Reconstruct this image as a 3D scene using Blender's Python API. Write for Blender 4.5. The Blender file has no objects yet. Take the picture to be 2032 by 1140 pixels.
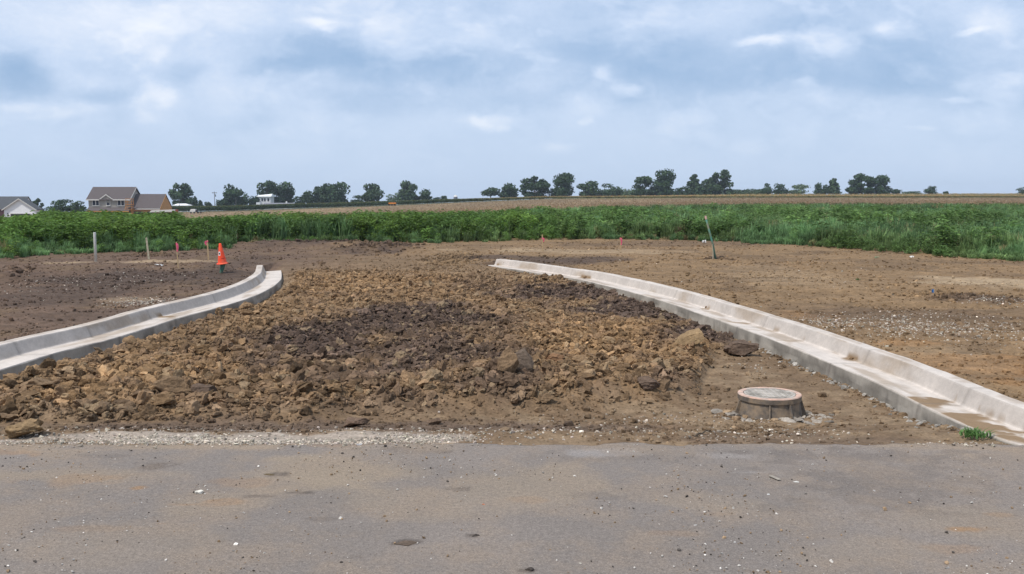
import bpy, math, random
import numpy as np
from mathutils import Vector

random.seed(7)
S = bpy.context.scene
COL = S.collection
R = math.radians
CAMH, FOC, HOR = 1.9, 1900.0, 390.0
TH = math.atan((570 - HOR) / FOC)
CT, ST = math.cos(TH), math.sin(TH)

# ------------------------------------------------------------------ survey helpers
def ray(px, row):
    px = np.asarray(px, float); row = np.asarray(row, float)
    return px - 1016, FOC * CT + (570 - row) * ST, -FOC * ST + (570 - row) * CT
def at(px, row, z=0.0):
    a, b, c = ray(px, row); t = (z - CAMH) / c
    return a * t, b * t
def atd(px, row, d):
    a, b, c = ray(px, row); t = d / b
    return float(a * t), float(d), float(CAMH + c * t)
def sm(a, b, x):
    t = np.clip((np.asarray(x, float) - a) / (b - a), 0, 1); return t * t * (3 - 2 * t)
def mixc(a, b, t):
    t = np.asarray(t)[..., None]; return a * (1 - t) + np.asarray(b) * t

# ------------------------------------------------------------------ numpy noise
def _h(ix, iy, s):
    n = (ix.astype(np.int64) * 374761393 + iy.astype(np.int64) * 668265263 + s * 1442695041) & 0xffffffff
    n = ((n ^ (n >> 13)) * 1274126177) & 0xffffffff
    n = ((n ^ (n >> 16)) * 2246822519) & 0xffffffff
    return ((n ^ (n >> 15)) & 0xffffff) / float(0xffffff)
def vn(x, y, s=0):
    ix = np.floor(x); iy = np.floor(y); fx = x - ix; fy = y - iy
    fx = fx * fx * (3 - 2 * fx); fy = fy * fy * (3 - 2 * fy)
    a = _h(ix, iy, s); b = _h(ix + 1, iy, s); c = _h(ix, iy + 1, s); d = _h(ix + 1, iy + 1, s)
    return (a * (1 - fx) + b * fx) * (1 - fy) + (c * (1 - fx) + d * fx) * fy
def fbm(x, y, o=4, s=0):
    v = 0; am = 0.5; t = 0
    for i in range(o):
        v = v + am * vn(x * 2 ** i + 17.3 * i, y * 2 ** i - 9.1 * i, s + i); t += am; am *= 0.55
    return v / t
def vor(x, y, s=0):
    ix = np.floor(x); iy = np.floor(y); best = np.full(x.shape, 9.0); val = np.zeros(x.shape)
    for dx in (-1, 0, 1):
        for dy in (-1, 0, 1):
            cx = ix + dx; cy = iy + dy
            px = cx + _h(cx, cy, s); py = cy + _h(cx, cy, s + 5)
            d = (px - x) ** 2 + (py - y) ** 2
            m = d < best; best = np.where(m, d, best); val = np.where(m, _h(cx, cy, s + 9), val)
    return np.sqrt(best), val

# ------------------------------------------------------------------ object helpers
def tag(o, label=None, cat=None, group=None, kind=None):
    if label: o['label'] = label
    if cat: o['category'] = cat
    if group: o['group'] = group
    if kind: o['kind'] = kind
    return o
def empty(name, loc, label, cat, group=None):
    o = bpy.data.objects.new(name, None); COL.objects.link(o); o.location = loc; o.empty_display_size = .2
    return tag(o, label, cat, group)
def link(name, me, mat, parent=None, loc=None):
    o = bpy.data.objects.new(name, me); COL.objects.link(o)
    if mat is not None: me.materials.append(mat)
    if parent is not None: o.parent = parent
    if loc is not None: o.location = loc
    return o
def np_mesh(name, V, faces, col=None, smooth=False):
    """V (n,3); faces: list of int arrays (m,k)"""
    me = bpy.data.meshes.new(name)
    V = np.asarray(V, np.float32)
    faces = [np.asarray(f, np.int32) for f in faces if len(f)]
    nl = sum(f.size for f in faces); nf = sum(len(f) for f in faces)
    me.vertices.add(len(V)); me.vertices.foreach_set('co', V.ravel())
    me.loops.add(nl); me.loops.foreach_set('vertex_index', np.concatenate([f.ravel() for f in faces]))
    me.polygons.add(nf)
    tot = np.concatenate([np.full(len(f), f.shape[1], np.int32) for f in faces])
    st = np.concatenate([[0], np.cumsum(tot)[:-1]]).astype(np.int32)
    me.polygons.foreach_set('loop_start', st); me.polygons.foreach_set('loop_total', tot)
    me.polygons.foreach_set('use_smooth', np.full(nf, smooth, bool))
    if col is not None:
        c = np.ones((len(V), 4), np.float32); c[:, :3] = col
        at_ = me.color_attributes.new('Col', 'FLOAT_COLOR', 'POINT'); at_.data.foreach_set('color', c.ravel())
    me.update(calc_edges=True); me.validate()
    return me
def grid_faces(nr, nc):
    a = np.arange(nr * nc).reshape(nr, nc)
    return np.stack([a[:-1, :-1], a[:-1, 1:], a[1:, 1:], a[1:, :-1]], -1).reshape(-1, 4)

class MB:
    """collects boxes, prisms and tubes for one mesh"""
    def __init__(s): s.v = []; s.f = []
    def add(s, vs, fs):
        b = len(s.v); s.v += [tuple(map(float, p)) for p in vs]; s.f += [tuple(i + b for i in f) for f in fs]; return s
    def box(s, x0, x1, y0, y1, z0, z1):
        vs = [(x0,y0,z0),(x1,y0,z0),(x1,y1,z0),(x0,y1,z0),(x0,y0,z1),(x1,y0,z1),(x1,y1,z1),(x0,y1,z1)]
        return s.add(vs, [(3,2,1,0),(4,5,6,7),(0,1,5,4),(1,2,6,5),(2,3,7,6),(3,0,4,7)])
    def tube(s, pts, rs, n=10, cap=True):
        b = len(s.v)
        for i, p in enumerate(pts):
            p = Vector(p); q = Vector(pts[min(i + 1, len(pts) - 1)]) - Vector(pts[max(i - 1, 0)])
            q.normalize(); u = q.orthogonal().normalized()
            if abs(q.z) > .8: u = (Vector((1, 0, 0)) - q * q.x).normalized()
            w = q.cross(u)
            for k in range(n):
                a = 2 * math.pi * k / n; r = rs[i]
                s.v.append(tuple(p + u * math.cos(a) * r + w * math.sin(a) * r))
        for i in range(len(pts) - 1):
            for k in range(n):
                a = b + i * n + k; c = b + i * n + (k + 1) % n
                s.f.append((a, c, c + n, a + n))
        if cap:
            s.f.append(tuple(b + k for k in range(n))[::-1]); s.f.append(tuple(b + (len(pts) - 1) * n + k for k in range(n)))
        return s
    def lathe(s, prof, n=40, c=(0, 0, 0)):
        b = len(s.v)
        for r, z in prof:
            for k in range(n):
                a = 2 * math.pi * k / n; s.v.append((c[0] + r * math.cos(a), c[1] + r * math.sin(a), c[2] + z))
        for i in range(len(prof) - 1):
            for k in range(n):
                a = b + i * n + k; d = b + i * n + (k + 1) % n; s.f.append((a, d, d + n, a + n))
        return s
    def build(s, name, mat, parent=None, loc=None, smooth=False, bevel=0):
        me = bpy.data.meshes.new(name); me.from_pydata(s.v, [], s.f); me.update()
        if smooth: me.polygons.foreach_set('use_smooth', [True] * len(me.polygons))
        o = link(name, me, mat, parent, loc)
        if bevel:
            m = o.modifiers.new('bevel', 'BEVEL'); m.width = bevel; m.segments = 2
        return o

# ------------------------------------------------------------------ materials
def newmat(name):
    m = bpy.data.materials.new(name); m.use_nodes = True
    nt = m.node_tree; b = nt.nodes['Principled BSDF']
    return m, nt, b
def nd(nt, t, **k):
    n = nt.nodes.new(t)
    for a, v in k.items(): setattr(n, a, v)
    return n
def noise_node(nt, vec, scale, detail=4, rough=.6):
    n = nd(nt, 'ShaderNodeTexNoise'); n.inputs['Scale'].default_value = scale
    n.inputs['Detail'].default_value = detail; n.inputs['Roughness'].default_value = rough
    nt.links.new(vec, n.inputs['Vector']); return n
def maprange(nt, src, a, b, c, d):
    n = nd(nt, 'ShaderNodeMapRange'); nt.links.new(src, n.inputs[0])
    for i, v in zip((1, 2, 3, 4), (a, b, c, d)): n.inputs[i].default_value = v
    return n.outputs[0]
def mulcol(nt, col, fac):
    n = nd(nt, 'ShaderNodeVectorMath', operation='SCALE'); nt.links.new(col, n.inputs[0]); nt.links.new(fac, n.inputs['Scale'])
    return n.outputs[0]
def mixrgb(nt, fac, a, b):
    n = nd(nt, 'ShaderNodeMix', data_type='RGBA')
    if hasattr(fac, 'default_value'): nt.links.new(fac, n.inputs[0])
    else: n.inputs[0].default_value = fac
    for i, v in ((6, a), (7, b)):
        if hasattr(v, 'default_value') or hasattr(v, 'is_output'): nt.links.new(v, n.inputs[i])
        else: n.inputs[i].default_value = (*v, 1)
    return n.outputs[2]
def bump(nt, b, h, strength=.5, dist=.01):
    n = nd(nt, 'ShaderNodeBump'); n.inputs['Strength'].default_value = strength; n.inputs['Distance'].default_value = dist
    nt.links.new(h, n.inputs['Height']); nt.links.new(n.outputs[0], b.inputs['Normal'])
def simple(name, c, rough=.7, var=.25, scale=8, metal=0, bumpd=0.0, dirt=None):
    m, nt, b = newmat(name)
    tc = nd(nt, 'ShaderNodeTexCoord').outputs['Object']
    n = noise_node(nt, tc, scale, 5)
    f = maprange(nt, n.outputs[0], .3, .7, 1 - var, 1 + var)
    rgb = nd(nt, 'ShaderNodeRGB'); rgb.outputs[0].default_value = (*c, 1)
    col = mulcol(nt, rgb.outputs[0], f)
    if dirt:
        n2 = noise_node(nt, tc, scale * .6, 6, .7)
        col = mixrgb(nt, maprange(nt, n2.outputs[0], .45, .65, 0, dirt[1]), col, dirt[0])
    nt.links.new(col, b.inputs['Base Color']); b.inputs['Roughness'].default_value = rough
    b.inputs['Metallic'].default_value = metal
    b.inputs['Specular IOR Level'].default_value = .25
    if bumpd: bump(nt, b, n.outputs[0], .6, bumpd)
    return m
def soilmat(name, bd=.012, sc=1.0):
    m, nt, b = newmat(name)
    pos = nd(nt, 'ShaderNodeNewGeometry').outputs['Position']
    vc = nd(nt, 'ShaderNodeVertexColor', layer_name='Col').outputs[0]
    n1 = noise_node(nt, pos, 38 * sc, 6, .7); n2 = noise_node(nt, pos, 7 * sc, 6, .65); n3 = noise_node(nt, pos, 130 * sc, 3, .6)
    c = mulcol(nt, vc, maprange(nt, n1.outputs[0], .28, .72, .62, 1.38))
    c = mulcol(nt, c, maprange(nt, n2.outputs[0], .3, .7, .78, 1.22))
    nt.links.new(c, b.inputs['Base Color']); b.inputs['Roughness'].default_value = .95
    b.inputs['Specular IOR Level'].default_value = .12
    ad = nd(nt, 'ShaderNodeMath', operation='MULTIPLY_ADD'); nt.links.new(n3.outputs[0], ad.inputs[0]); ad.inputs[1].default_value = .3
    nt.links.new(n1.outputs[0], ad.inputs[2]); bump(nt, b, ad.outputs[0], .8, bd)
    return m
def leafmat(name, trans=.35, rough=.6):
    m, nt, b = newmat(name)
    vc = nd(nt, 'ShaderNodeVertexColor', layer_name='Col').outputs[0]
    nt.links.new(vc, b.inputs['Base Color']); b.inputs['Roughness'].default_value = rough
    b.inputs['Specular IOR Level'].default_value = .2
    tr = nd(nt, 'ShaderNodeBsdfTranslucent'); nt.links.new(mulcol(nt, vc, nd(nt, 'ShaderNodeValue').outputs[0]), tr.inputs[0])
    nt.nodes['Value'].outputs[0].default_value = 1.3
    mx = nd(nt, 'ShaderNodeMixShader'); mx.inputs[0].default_value = trans
    nt.links.new(b.outputs[0], mx.inputs[1]); nt.links.new(tr.outputs[0], mx.inputs[2])
    nt.links.new(mx.outputs[0], nt.nodes['Material Output'].inputs[0])
    return m
M_SOIL = soilmat('soil'); M_CLOD = soilmat('clod_soil', .018, 1.0)
M_PEB = soilmat('pebble', .002, 1.5)
M_LEAF = leafmat('leaves'); M_TREE = leafmat('tree_leaves', .15)
M_BARK = simple('bark', (.09, .07, .05), .9, .3, 3)

# ------------------------------------------------------------------ kerb lines
LIPR = [(957,526),(1020,534),(1079,544),(1153,555),(1198,566),(1288,589),(1347,608),(1422,634),(1534,674),(1649,721),(1739,757),(1822,801),(1912,845),(1992,877)]
LIPL = [(558,537),(559,545),(557,556),(537,572),(500,590),(442,608),(347,633),(240,668),(107,701),(0,734)]
def topath(l): return [tuple(map(float, at(p, r, 0))) for p, r in l]
def catmull(P, step=.06):
    P = [np.array(p) for p in P]; P = [2 * P[0] - P[1]] + P + [2 * P[-1] - P[-2]]; out = []
    for i in range(1, len(P) - 2):
        n = max(2, int(np.linalg.norm(P[i + 1] - P[i]) / step))
        for k in range(n):
            t = k / n
            out.append(.5 * ((2 * P[i]) + (-P[i-1] + P[i+1]) * t + (2*P[i-1] - 5*P[i] + 4*P[i+1] - P[i+2]) * t*t + (-P[i-1] + 3*P[i] - 3*P[i+1] + P[i+2]) * t**3))
    out.append(P[-2]); return np.array(out)
def smooth_path(A, n=25):
    for _ in range(n):
        B = A.copy(); B[1:-1] = (A[:-2] + 2 * A[1:-1] + A[2:]) / 4; A = B
    return A
PR = smooth_path(catmull(topath(LIPR) + [(3.9, 7.0), (4.2, 6.5), (4.9, 6.15), (6.2, 6.0), (9, 5.95), (16, 5.95)]), 120)
PL = smooth_path(catmull(topath(LIPL) + [(-5.85, 9.4), (-6.5, 8.4), (-7.6, 7.8), (-9.5, 7.5), (-13, 7.42), (-18, 7.4)]), 60)
YEL, YER = PL[0][1], PR[0][1]
def XR(y):
    a = PR[::-1]; return np.where(y < 5.95, 60, np.interp(y, np.maximum.accumulate(a[:, 1]) + np.arange(len(a)) * 1e-7, a[:, 0]))
def XL(y):
    a = PL[::-1]; return np.where(y < 7.4, -60, np.interp(y, np.maximum.accumulate(a[:, 1]) + np.arange(len(a)) * 1e-7, a[:, 0]))

# ------------------------------------------------------------------ terrain
PXK = [-1500, 0, 400, 700, 1080, 1500, 2032, 3500]
def zfar(px, d):
    z0 = np.full(px.shape, .12)
    z110 = np.interp(px, PXK, [-1.8, -1.8, -1.4, -.8, -.2, .15, .15, .15])
    z250 = np.interp(px, PXK, [-4.2, -4.2, -3.9, -2.6, -.2, .6, .6, .6])
    z361 = np.interp(px, PXK, [-4.3, -4.3, -4.0, -2.1, .85, 1.3, 1.3, 1.3])
    z500 = np.interp(px, PXK, [-6.2, -6.2, -5.9, -3.3, .5, 2.5, 2.7, 2.7])
    ds = [50, 110, 250, 361, 500]; zs = [z0, z110, z250, z361, z500]
    z = z0.copy()
    for i in range(4):
        t = np.clip((d - ds[i]) / (ds[i + 1] - ds[i]), 0, 1); t = t * t * (3 - 2 * t) if i == 0 else t
        z = np.where(d > ds[i], zs[i] * (1 - t) + zs[i + 1] * t, z)
    return z + np.where(d > 500, np.minimum(-.2, z500 - CAMH) * (d / 500 - 1), 0)
# lower (near) limit of the rough clods: world polyline y_low(x)
_lo = [(-80,850),(80,846),(300,842),(600,838),(720,822),(1000,812),(1150,808),(1300,800),(1385,775),(1400,730),(1425,700),(1500,690),(1560,700)]
_lw = np.array([[float(v) for v in at(p, r, -.12)] for p, r in _lo])
def ylow(x): return np.interp(x, _lw[:, 0], _lw[:, 1])
def sdist(x, y): return np.minimum(x - XL(y), XR(y) - x)
def clodmask(x, y):
    s = sdist(x, y)
    w = .25 * (fbm(x * 1.7, y * 1.7, 3, 40) - .5)
    return sm(.05, .5, s) * sm(-.15, .5, y - ylow(x) + w) * (1 - sm(21, 27.5, y + .12 * (x + 2) + 2 * w))
BERM = [(float(at(640,490,.1)[0]), float(at(640,490,.1)[1]), 3.0, .7, .16), (float(at(745,500,.1)[0]), float(at(745,500,.1)[1]), 1.6, .8, .22),
        (float(at(570,484,.1)[0]), float(at(570,484,.1)[1]), 3.5, .5, .12), (float(at(442,541,.1)[0]), float(at(442,541,.1)[1]) , .35, .35, .10),
        (float(at(8,556,.1)[0]), float(at(8,556,.1)[1]), .5, .4, .16), (float(at(1421,521,.1)[0]), float(at(1421,521,.1)[1]), .4, .3, .10),
        (float(at(1900,604,.1)[0]), float(at(1900,604,.1)[1]), 1.6, .35, -.09), (float(at(1940,572,.1)[0]), float(at(1940,572,.1)[1]), 1.8, .7, .06)]
def H(x, y):
    x = np.asarray(x, float); y = np.asarray(y, float)
    s = sdist(x, y)
    px = 1016 + 1908 * x / np.maximum(y, 1)
    n1 = fbm(x * .35, y * .35, 4, 3); n2 = fbm(x * 2.2, y * 2.2, 4, 8)
    out = .105 + .10 * (n1 - .5) * sm(.8, 3, -s) * 1.5 + .05 * (n2 - .5) * sm(.55, 1.5, -s)
    out = out + .045 * (fbm(x * .45 + 2, y * 2.4 - x * .5, 4, 27) - .5) * sm(.6, 1.2, -s)
    near = 1 - sm(28, 45, y)
    out = out + near * .035 * (fbm(x * 7, y * 7, 3, 12) - .5) * sm(.6, .9, -s)
    for bx, by, rx, ry, h in BERM:
        g = np.exp(-((x - bx) / rx) ** 2 - ((y - by) / ry) ** 2)
        out = out + h * g * (.5 + 1.1 * fbm(x * 3.2, y * 3.2, 3, 21))
    base = np.interp(y, [6, 7.2, 7.24, 7.7, 8.4, 8.9, 12, 20, 25, 28], [-.06, -.06, -.014, -.028, -.13, -.17, -.18, -.15, -.06, .1])
    m = clodmask(x, y)
    v1, c1 = vor(x * 5 + .6 * n2, y * 5, 2)
    mound = m * (.05 + .10 * n1 + .10 * (n2 - .4) + .055 * (c1 - .4) + .02)
    # big hump towards the middle of the near end
    hx, hy = (float(v) for v in at(1020, 770, -.1))
    mound = mound + m * .09 * np.exp(-((x - hx) / 1.6) ** 2 - ((y - hy) / 1.0) ** 2)
    ins = base + mound + (1 - m) * (.03 * (fbm(x * 6, y * 6, 4, 31) - .5) + .03 * (n2 - .5))
    ins = ins * 1.0 + np.where(y < 7.7, .0, 0); ins = np.where(y < 7.7, base + (ins - base) * sm(7.25, 7.7, y) * 1.0 + .012 * (n2 - .5), ins); ins = np.where(y < 7.21, -.06, ins)
    ye_ = np.interp(x, [-5, -1.6], [YEL, YER]); mx_, my_ = at(1527, 790, 0); rm = np.sqrt((x - mx_) ** 2 + (y - my_) ** 2); ins = ins + .02 * (1 - sm(.34, .75, rm)) * (.6 + .8 * n2); t = sm(ye_ + .05, ye_ + 2.2, y)
    z = np.where(s > -.5, ins * (1 - t) + out * t, out)
    z = np.where((s > -.5) & (s < 0) & (t < .02), np.minimum(z, -.2), z)
    zf = zfar(px, y)
    k = sm(40, 50, y)
    return z * (1 - k) + zf * k + k * .25 * (fbm(x * .05, y * .05, 3, 77) - .5)

# colours ------------------------------------------------------------------
TAN = np.array((.258, .160, .082)); DGREY = np.array((.098, .067, .050)); BRN = np.array((.175, .117, .070))
LDARK = np.array((.082, .057, .043)); LMID = np.array((.130, .086, .060)); RTAN = np.array((.212, .138, .075)); SAND = np.array((.33, .24, .15))
def blobs(x, y, lst, seed=50, fr=1.6, am=1.3):
    """accumulate soft irregular patches given as (px,row,rx,ry,strength)"""
    acc = np.zeros(x.shape)
    w = fbm(x * fr, y * fr, 4, seed) - .5
    for (px, row, rx, ry, st) in lst:
        cx, cy = (float(v) for v in at(px, row, 0)); wx = rx / FOC * cy
        wy = abs(float(at(px, row - ry, 0)[1]) - float(at(px, row + ry, 0)[1])) / 2
        r = np.sqrt(((x - cx) / wx) ** 2 + ((y - cy) / wy) ** 2)
        acc = np.maximum(acc, st * (1 - sm(.55, 1.25, r + am * w)))
    return acc
D_IN = [(1000,690,90,28,.6),(930,640,120,26,.6),(640,660,150,38,1),(820,630,170,35,1),(860,700,190,40,.9),(700,740,130,30,.6),(600,700,150,35,.8),(1000,760,110,30,.7),(1120,578,170,16,1),(1290,610,160,20,1),(1400,655,90,22,1),(940,560,60,14,.4),(500,770,60,14,.3),(1330,745,60,20,.5),(800,790,180,14,.6),(1150,800,160,12,.5)]
T_IN = [(1180,660,170,40,1),(750,550,190,28,.8),(350,720,180,38,.9),(180,770,140,25,.8),(1300,700,90,28,.7),(1370,680,40,25,.9)]
D_OUT = [(290,560,260,22,1),(130,600,150,20,.8),(200,640,120,16,.5),(470,530,60,16,.6),(1110,525,150,8,.9),(1010,518,80,5,.8),(1950,603,100,6,.7),(620,488,120,9,.9),(760,500,80,12,.9),(1500,490,400,6,.4),(1790,650,280,30,.35),(1421,524,26,4,.8)]
S_OUT = [(1960,571,130,13,1),(1870,575,50,7,.8),(1200,507,170,5,.6),(1040,503,80,5,.7),(330,528,110,2.5,.7),(130,528,60,2.5,.6),(1550,560,120,25,.25),(1880,730,160,30,.2),(880,503,40,3,.6),(250,608,60,6,.4)]
G_STRIP = [(250,864,420,12,1),(0,872,200,10,1),(600,862,200,12,1),(820,868,120,9,.9),(1600,882,60,4,.3),(1950,882,100,4,.4)]
def soilcol(x, y):
    x = np.asarray(x, float); y = np.asarray(y, float)
    s = sdist(x, y); n = fbm(x * .9, y * .9, 4, 60); n2 = fbm(x * 4, y * 4, 3, 66)
    px = 1016 + 1908 * x / np.maximum(y, 1)
    m = clodmask(x, y)
    left = sm(200, -200, (px - 640 - 60 * (n - .5)))if False else 1 - sm(480, 900, px + 300 * (n - .5))
    out = mixc(np.broadcast_to(RTAN, x.shape + (3,)), LMID, left * np.ones(x.shape))
    out = mixc(out, BRN * .8, .6 * sm(.5, .65, n))
    out = mixc(out, np.array((.25, .135, .058)), .7 * blobs(x, y, [(1930,740,160,22,1),(1800,700,80,10,.7),(1990,775,60,12,.9),(1600,640,60,8,.5)], 56, 3, 2)); out = mixc(out, LDARK, blobs(x, y, D_OUT, 51)); out = mixc(out, SAND, blobs(x, y, S_OUT, 52))
    ins = np.broadcast_to(BRN, x.shape + (3,)); ins = mixc(ins, SAND * .85, .35 * sm(.45, .6, n2))
    ins = mixc(ins, (.118, .082, .059), blobs(x, y, [(650,828,600,24,.85),(1150,830,180,20,.5),(1600,868,250,14,.5)], 57, 2.5, 1.6))
    cl = np.broadcast_to(mixc(TAN[None], BRN, np.array([.45])), x.shape + (3,)).reshape(x.shape + (3,))
    cl = mixc(cl, TAN * 1.05, blobs(x, y, T_IN, 54)); cl = mixc(cl, DGREY, blobs(x, y, D_IN, 53)); cl = mixc(cl, DGREY * 1.2, .35 * sm(.55, .65, n2))
    ins = mixc(ins, cl, m)
    t = sm(23.5, 27.5, y); k = np.where(s > -.3, 1 - t, 0)
    c = mixc(out, 0, 0 * k) * (1 - k[..., None]) + ins * k[..., None]
    gs = blobs(x, y, G_STRIP, 55, 3.0, 2.0) * (y < 8.2)
    c = mixc(c, (.36, .30, .245), gs * .85)
    # beyond: under the weeds, then the tan field
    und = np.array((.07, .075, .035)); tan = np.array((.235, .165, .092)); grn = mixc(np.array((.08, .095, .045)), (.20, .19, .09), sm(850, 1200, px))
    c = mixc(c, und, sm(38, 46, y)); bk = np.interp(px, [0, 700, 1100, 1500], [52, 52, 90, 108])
    fld = mixc(np.broadcast_to(tan, x.shape + (3,)), tan * .8, sm(.4, .6, fbm(x * .03, y * .01, 3, 70)))
    c = mixc(c, fld, sm(0, 6, y - bk)); c = mixc(c, grn, sm(350, 361, y))
    st = fbm(x * .7 + 3, y * 3.2, 4, 68); f3 = fbm(x * 11, y * 11, 3, 69)
    return c * (1 + .22 * (n2[..., None] - .5) + .45 * (st[..., None] - .5) * (1 - k[..., None]) + .35 * (f3[..., None] - .5))

def build_ground():
    u = np.concatenate([-np.geomspace(5, .66, 30), np.linspace(-.62, .62, 930), np.geomspace(.66, 5, 30)])
    ys = [-60, -20, -5, 3, 5, 5.6]
    y = 6.0
    while y < 46: ys.append(y); y *= 1.0045
    while y < 1500: ys.append(y); y *= 1.03
    ys.append(1600)
    ys = np.array(ys); Y = np.repeat(ys[:, None], len(u), 1); X = u[None] * np.maximum(Y, 6.0)
    Z = H(X, Y); C = soilcol(X, Y)
    V = np.stack([X, Y, Z], -1).reshape(-1, 3)
    me = np_mesh('ground', V, [grid_faces(len(ys), len(u))], C.reshape(-1, 3), True)
    o = link('ground', me, M_SOIL); tag(o, 'bare brown graded soil with ruts and sandy patches', None, None, 'structure')
build_ground()

# ------------------------------------------------------------------ asphalt
def asphalt_mat():
    m, nt, b = newmat('asphalt')
    pos = nd(nt, 'ShaderNodeNewGeometry').outputs['Position']
    vc = nd(nt, 'ShaderNodeVertexColor', layer_name='Col').outputs[0]
    mp = nd(nt, 'ShaderNodeMapping'); mp.inputs['Scale'].default_value = (1, .8, 1); mp.inputs['Rotation'].default_value = (0, 0, .35); nt.links.new(pos, mp.inputs[0])
    n0 = noise_node(nt, mp.outputs[0], 2.0, 8, .68); n1 = noise_node(nt, mp.outputs[0], 5, 6, .7)
    n2 = noise_node(nt, pos, 95, 4, .75); n3 = noise_node(nt, pos, 420, 2, .7)
    c = mixrgb(nt, maprange(nt, n0.outputs[0], .45, .62, 0, .6), vc, (.262, .202, .150))
    c = mixrgb(nt, maprange(nt, n1.outputs[0], .5, .72, 0, .35), c, (.18, .153, .133))
    n4 = noise_node(nt, pos, 34, 5, .8); c = mulcol(nt, c, maprange(nt, n4.outputs[0], .3, .7, .74, 1.26))
    c = mulcol(nt, c, maprange(nt, n2.outputs[0], .3, .7, .66, 1.34))
    c = mulcol(nt, c, maprange(nt, n3.outputs[0], .25, .75, .72, 1.28))
    vo = nd(nt, 'ShaderNodeTexVoronoi'); vo.inputs['Scale'].default_value = 75; nt.links.new(pos, vo.inputs[0])
    sp = nd(nt, 'ShaderNodeMath', operation='LESS_THAN'); nt.links.new(vo.outputs['Distance'], sp.inputs[0]); sp.inputs[1].default_value = .16
    rn = nd(nt, 'ShaderNodeSeparateColor'); nt.links.new(vo.outputs['Color'], rn.inputs[0])
    g1 = nd(nt, 'ShaderNodeMath', operation='GREATER_THAN'); nt.links.new(rn.outputs[0], g1.inputs[0]); g1.inputs[1].default_value = .72
    mm = nd(nt, 'ShaderNodeMath', operation='MULTIPLY'); nt.links.new(sp.outputs[0], mm.inputs[0]); nt.links.new(g1.outputs[0], mm.inputs[1])
    mm2 = nd(nt, 'ShaderNodeMath', operation='MULTIPLY'); nt.links.new(mm.outputs[0], mm2.inputs[0]); mm2.inputs[1].default_value = .6
    c = mixrgb(nt, mm2.outputs[0], c, (.42, .37, .32))
    nt.links.new(c, b.inputs['Base Color']); b.inputs['Roughness'].default_value = .9; b.inputs['Specular IOR Level'].default_value = .2
    ad = nd(nt, 'ShaderNodeMath', operation='ADD'); nt.links.new(n2.outputs[0], ad.inputs[0]); nt.links.new(n3.outputs[0], ad.inputs[1])
    bump(nt, b, ad.outputs[0], .7, .004)
    return m
A_TAN = [(650,930,170,45,1),(150,945,200,18,.7),(420,1000,110,25,.6),(1060,960,160,40,.7),(800,1000,200,30,.5),(1930,1040,140,40,.45),(1400,990,110,25,.45),(250,1080,200,40,.3),(1700,1100,200,30,.3)]
A_ORG = [(160,950,110,12,.45),(480,960,60,10,.4),(700,880,90,6,.4),(1900,1090,60,10,.4),(200,1050,120,8,.25),(1340,1060,60,6,.3),(430,996,55,6,.8),(385,1002,40,4,.6),(60,898,70,7,.6),(1930,1051,36,7,.9),(275,970,16,4,.9),(1980,1020,30,5,.5),(1040,990,40,8,.3),(320,1040,20,4,.5),(1420,1020,60,6,.3)]
A_DRK = [(640,1030,40,4,.4),(1190,985,60,6,.2),(700,1105,30,3,.5),(1560,1010,70,6,.2),(230,905,60,4,.3),(315,928,34,9,.7),(800,1078,44,6,.8),(545,942,26,5,.8),(520,985,26,3,.8),(590,978,26,3,.8),(905,972,26,4,.6),(880,896,20,3,.6),(940,1064,12,3,.9),(1050,1133,14,3,.8),(1700,905,250,12,.35),(1250,905,150,12,.2),(820,893,60,5,.4),(1750,960,180,40,.3)]
A_PAL = [(1180,898,90,9,.7),(1545,942,10,8,.3),(1500,938,40,2,.5),(1430,905,60,5,.4)]
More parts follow.
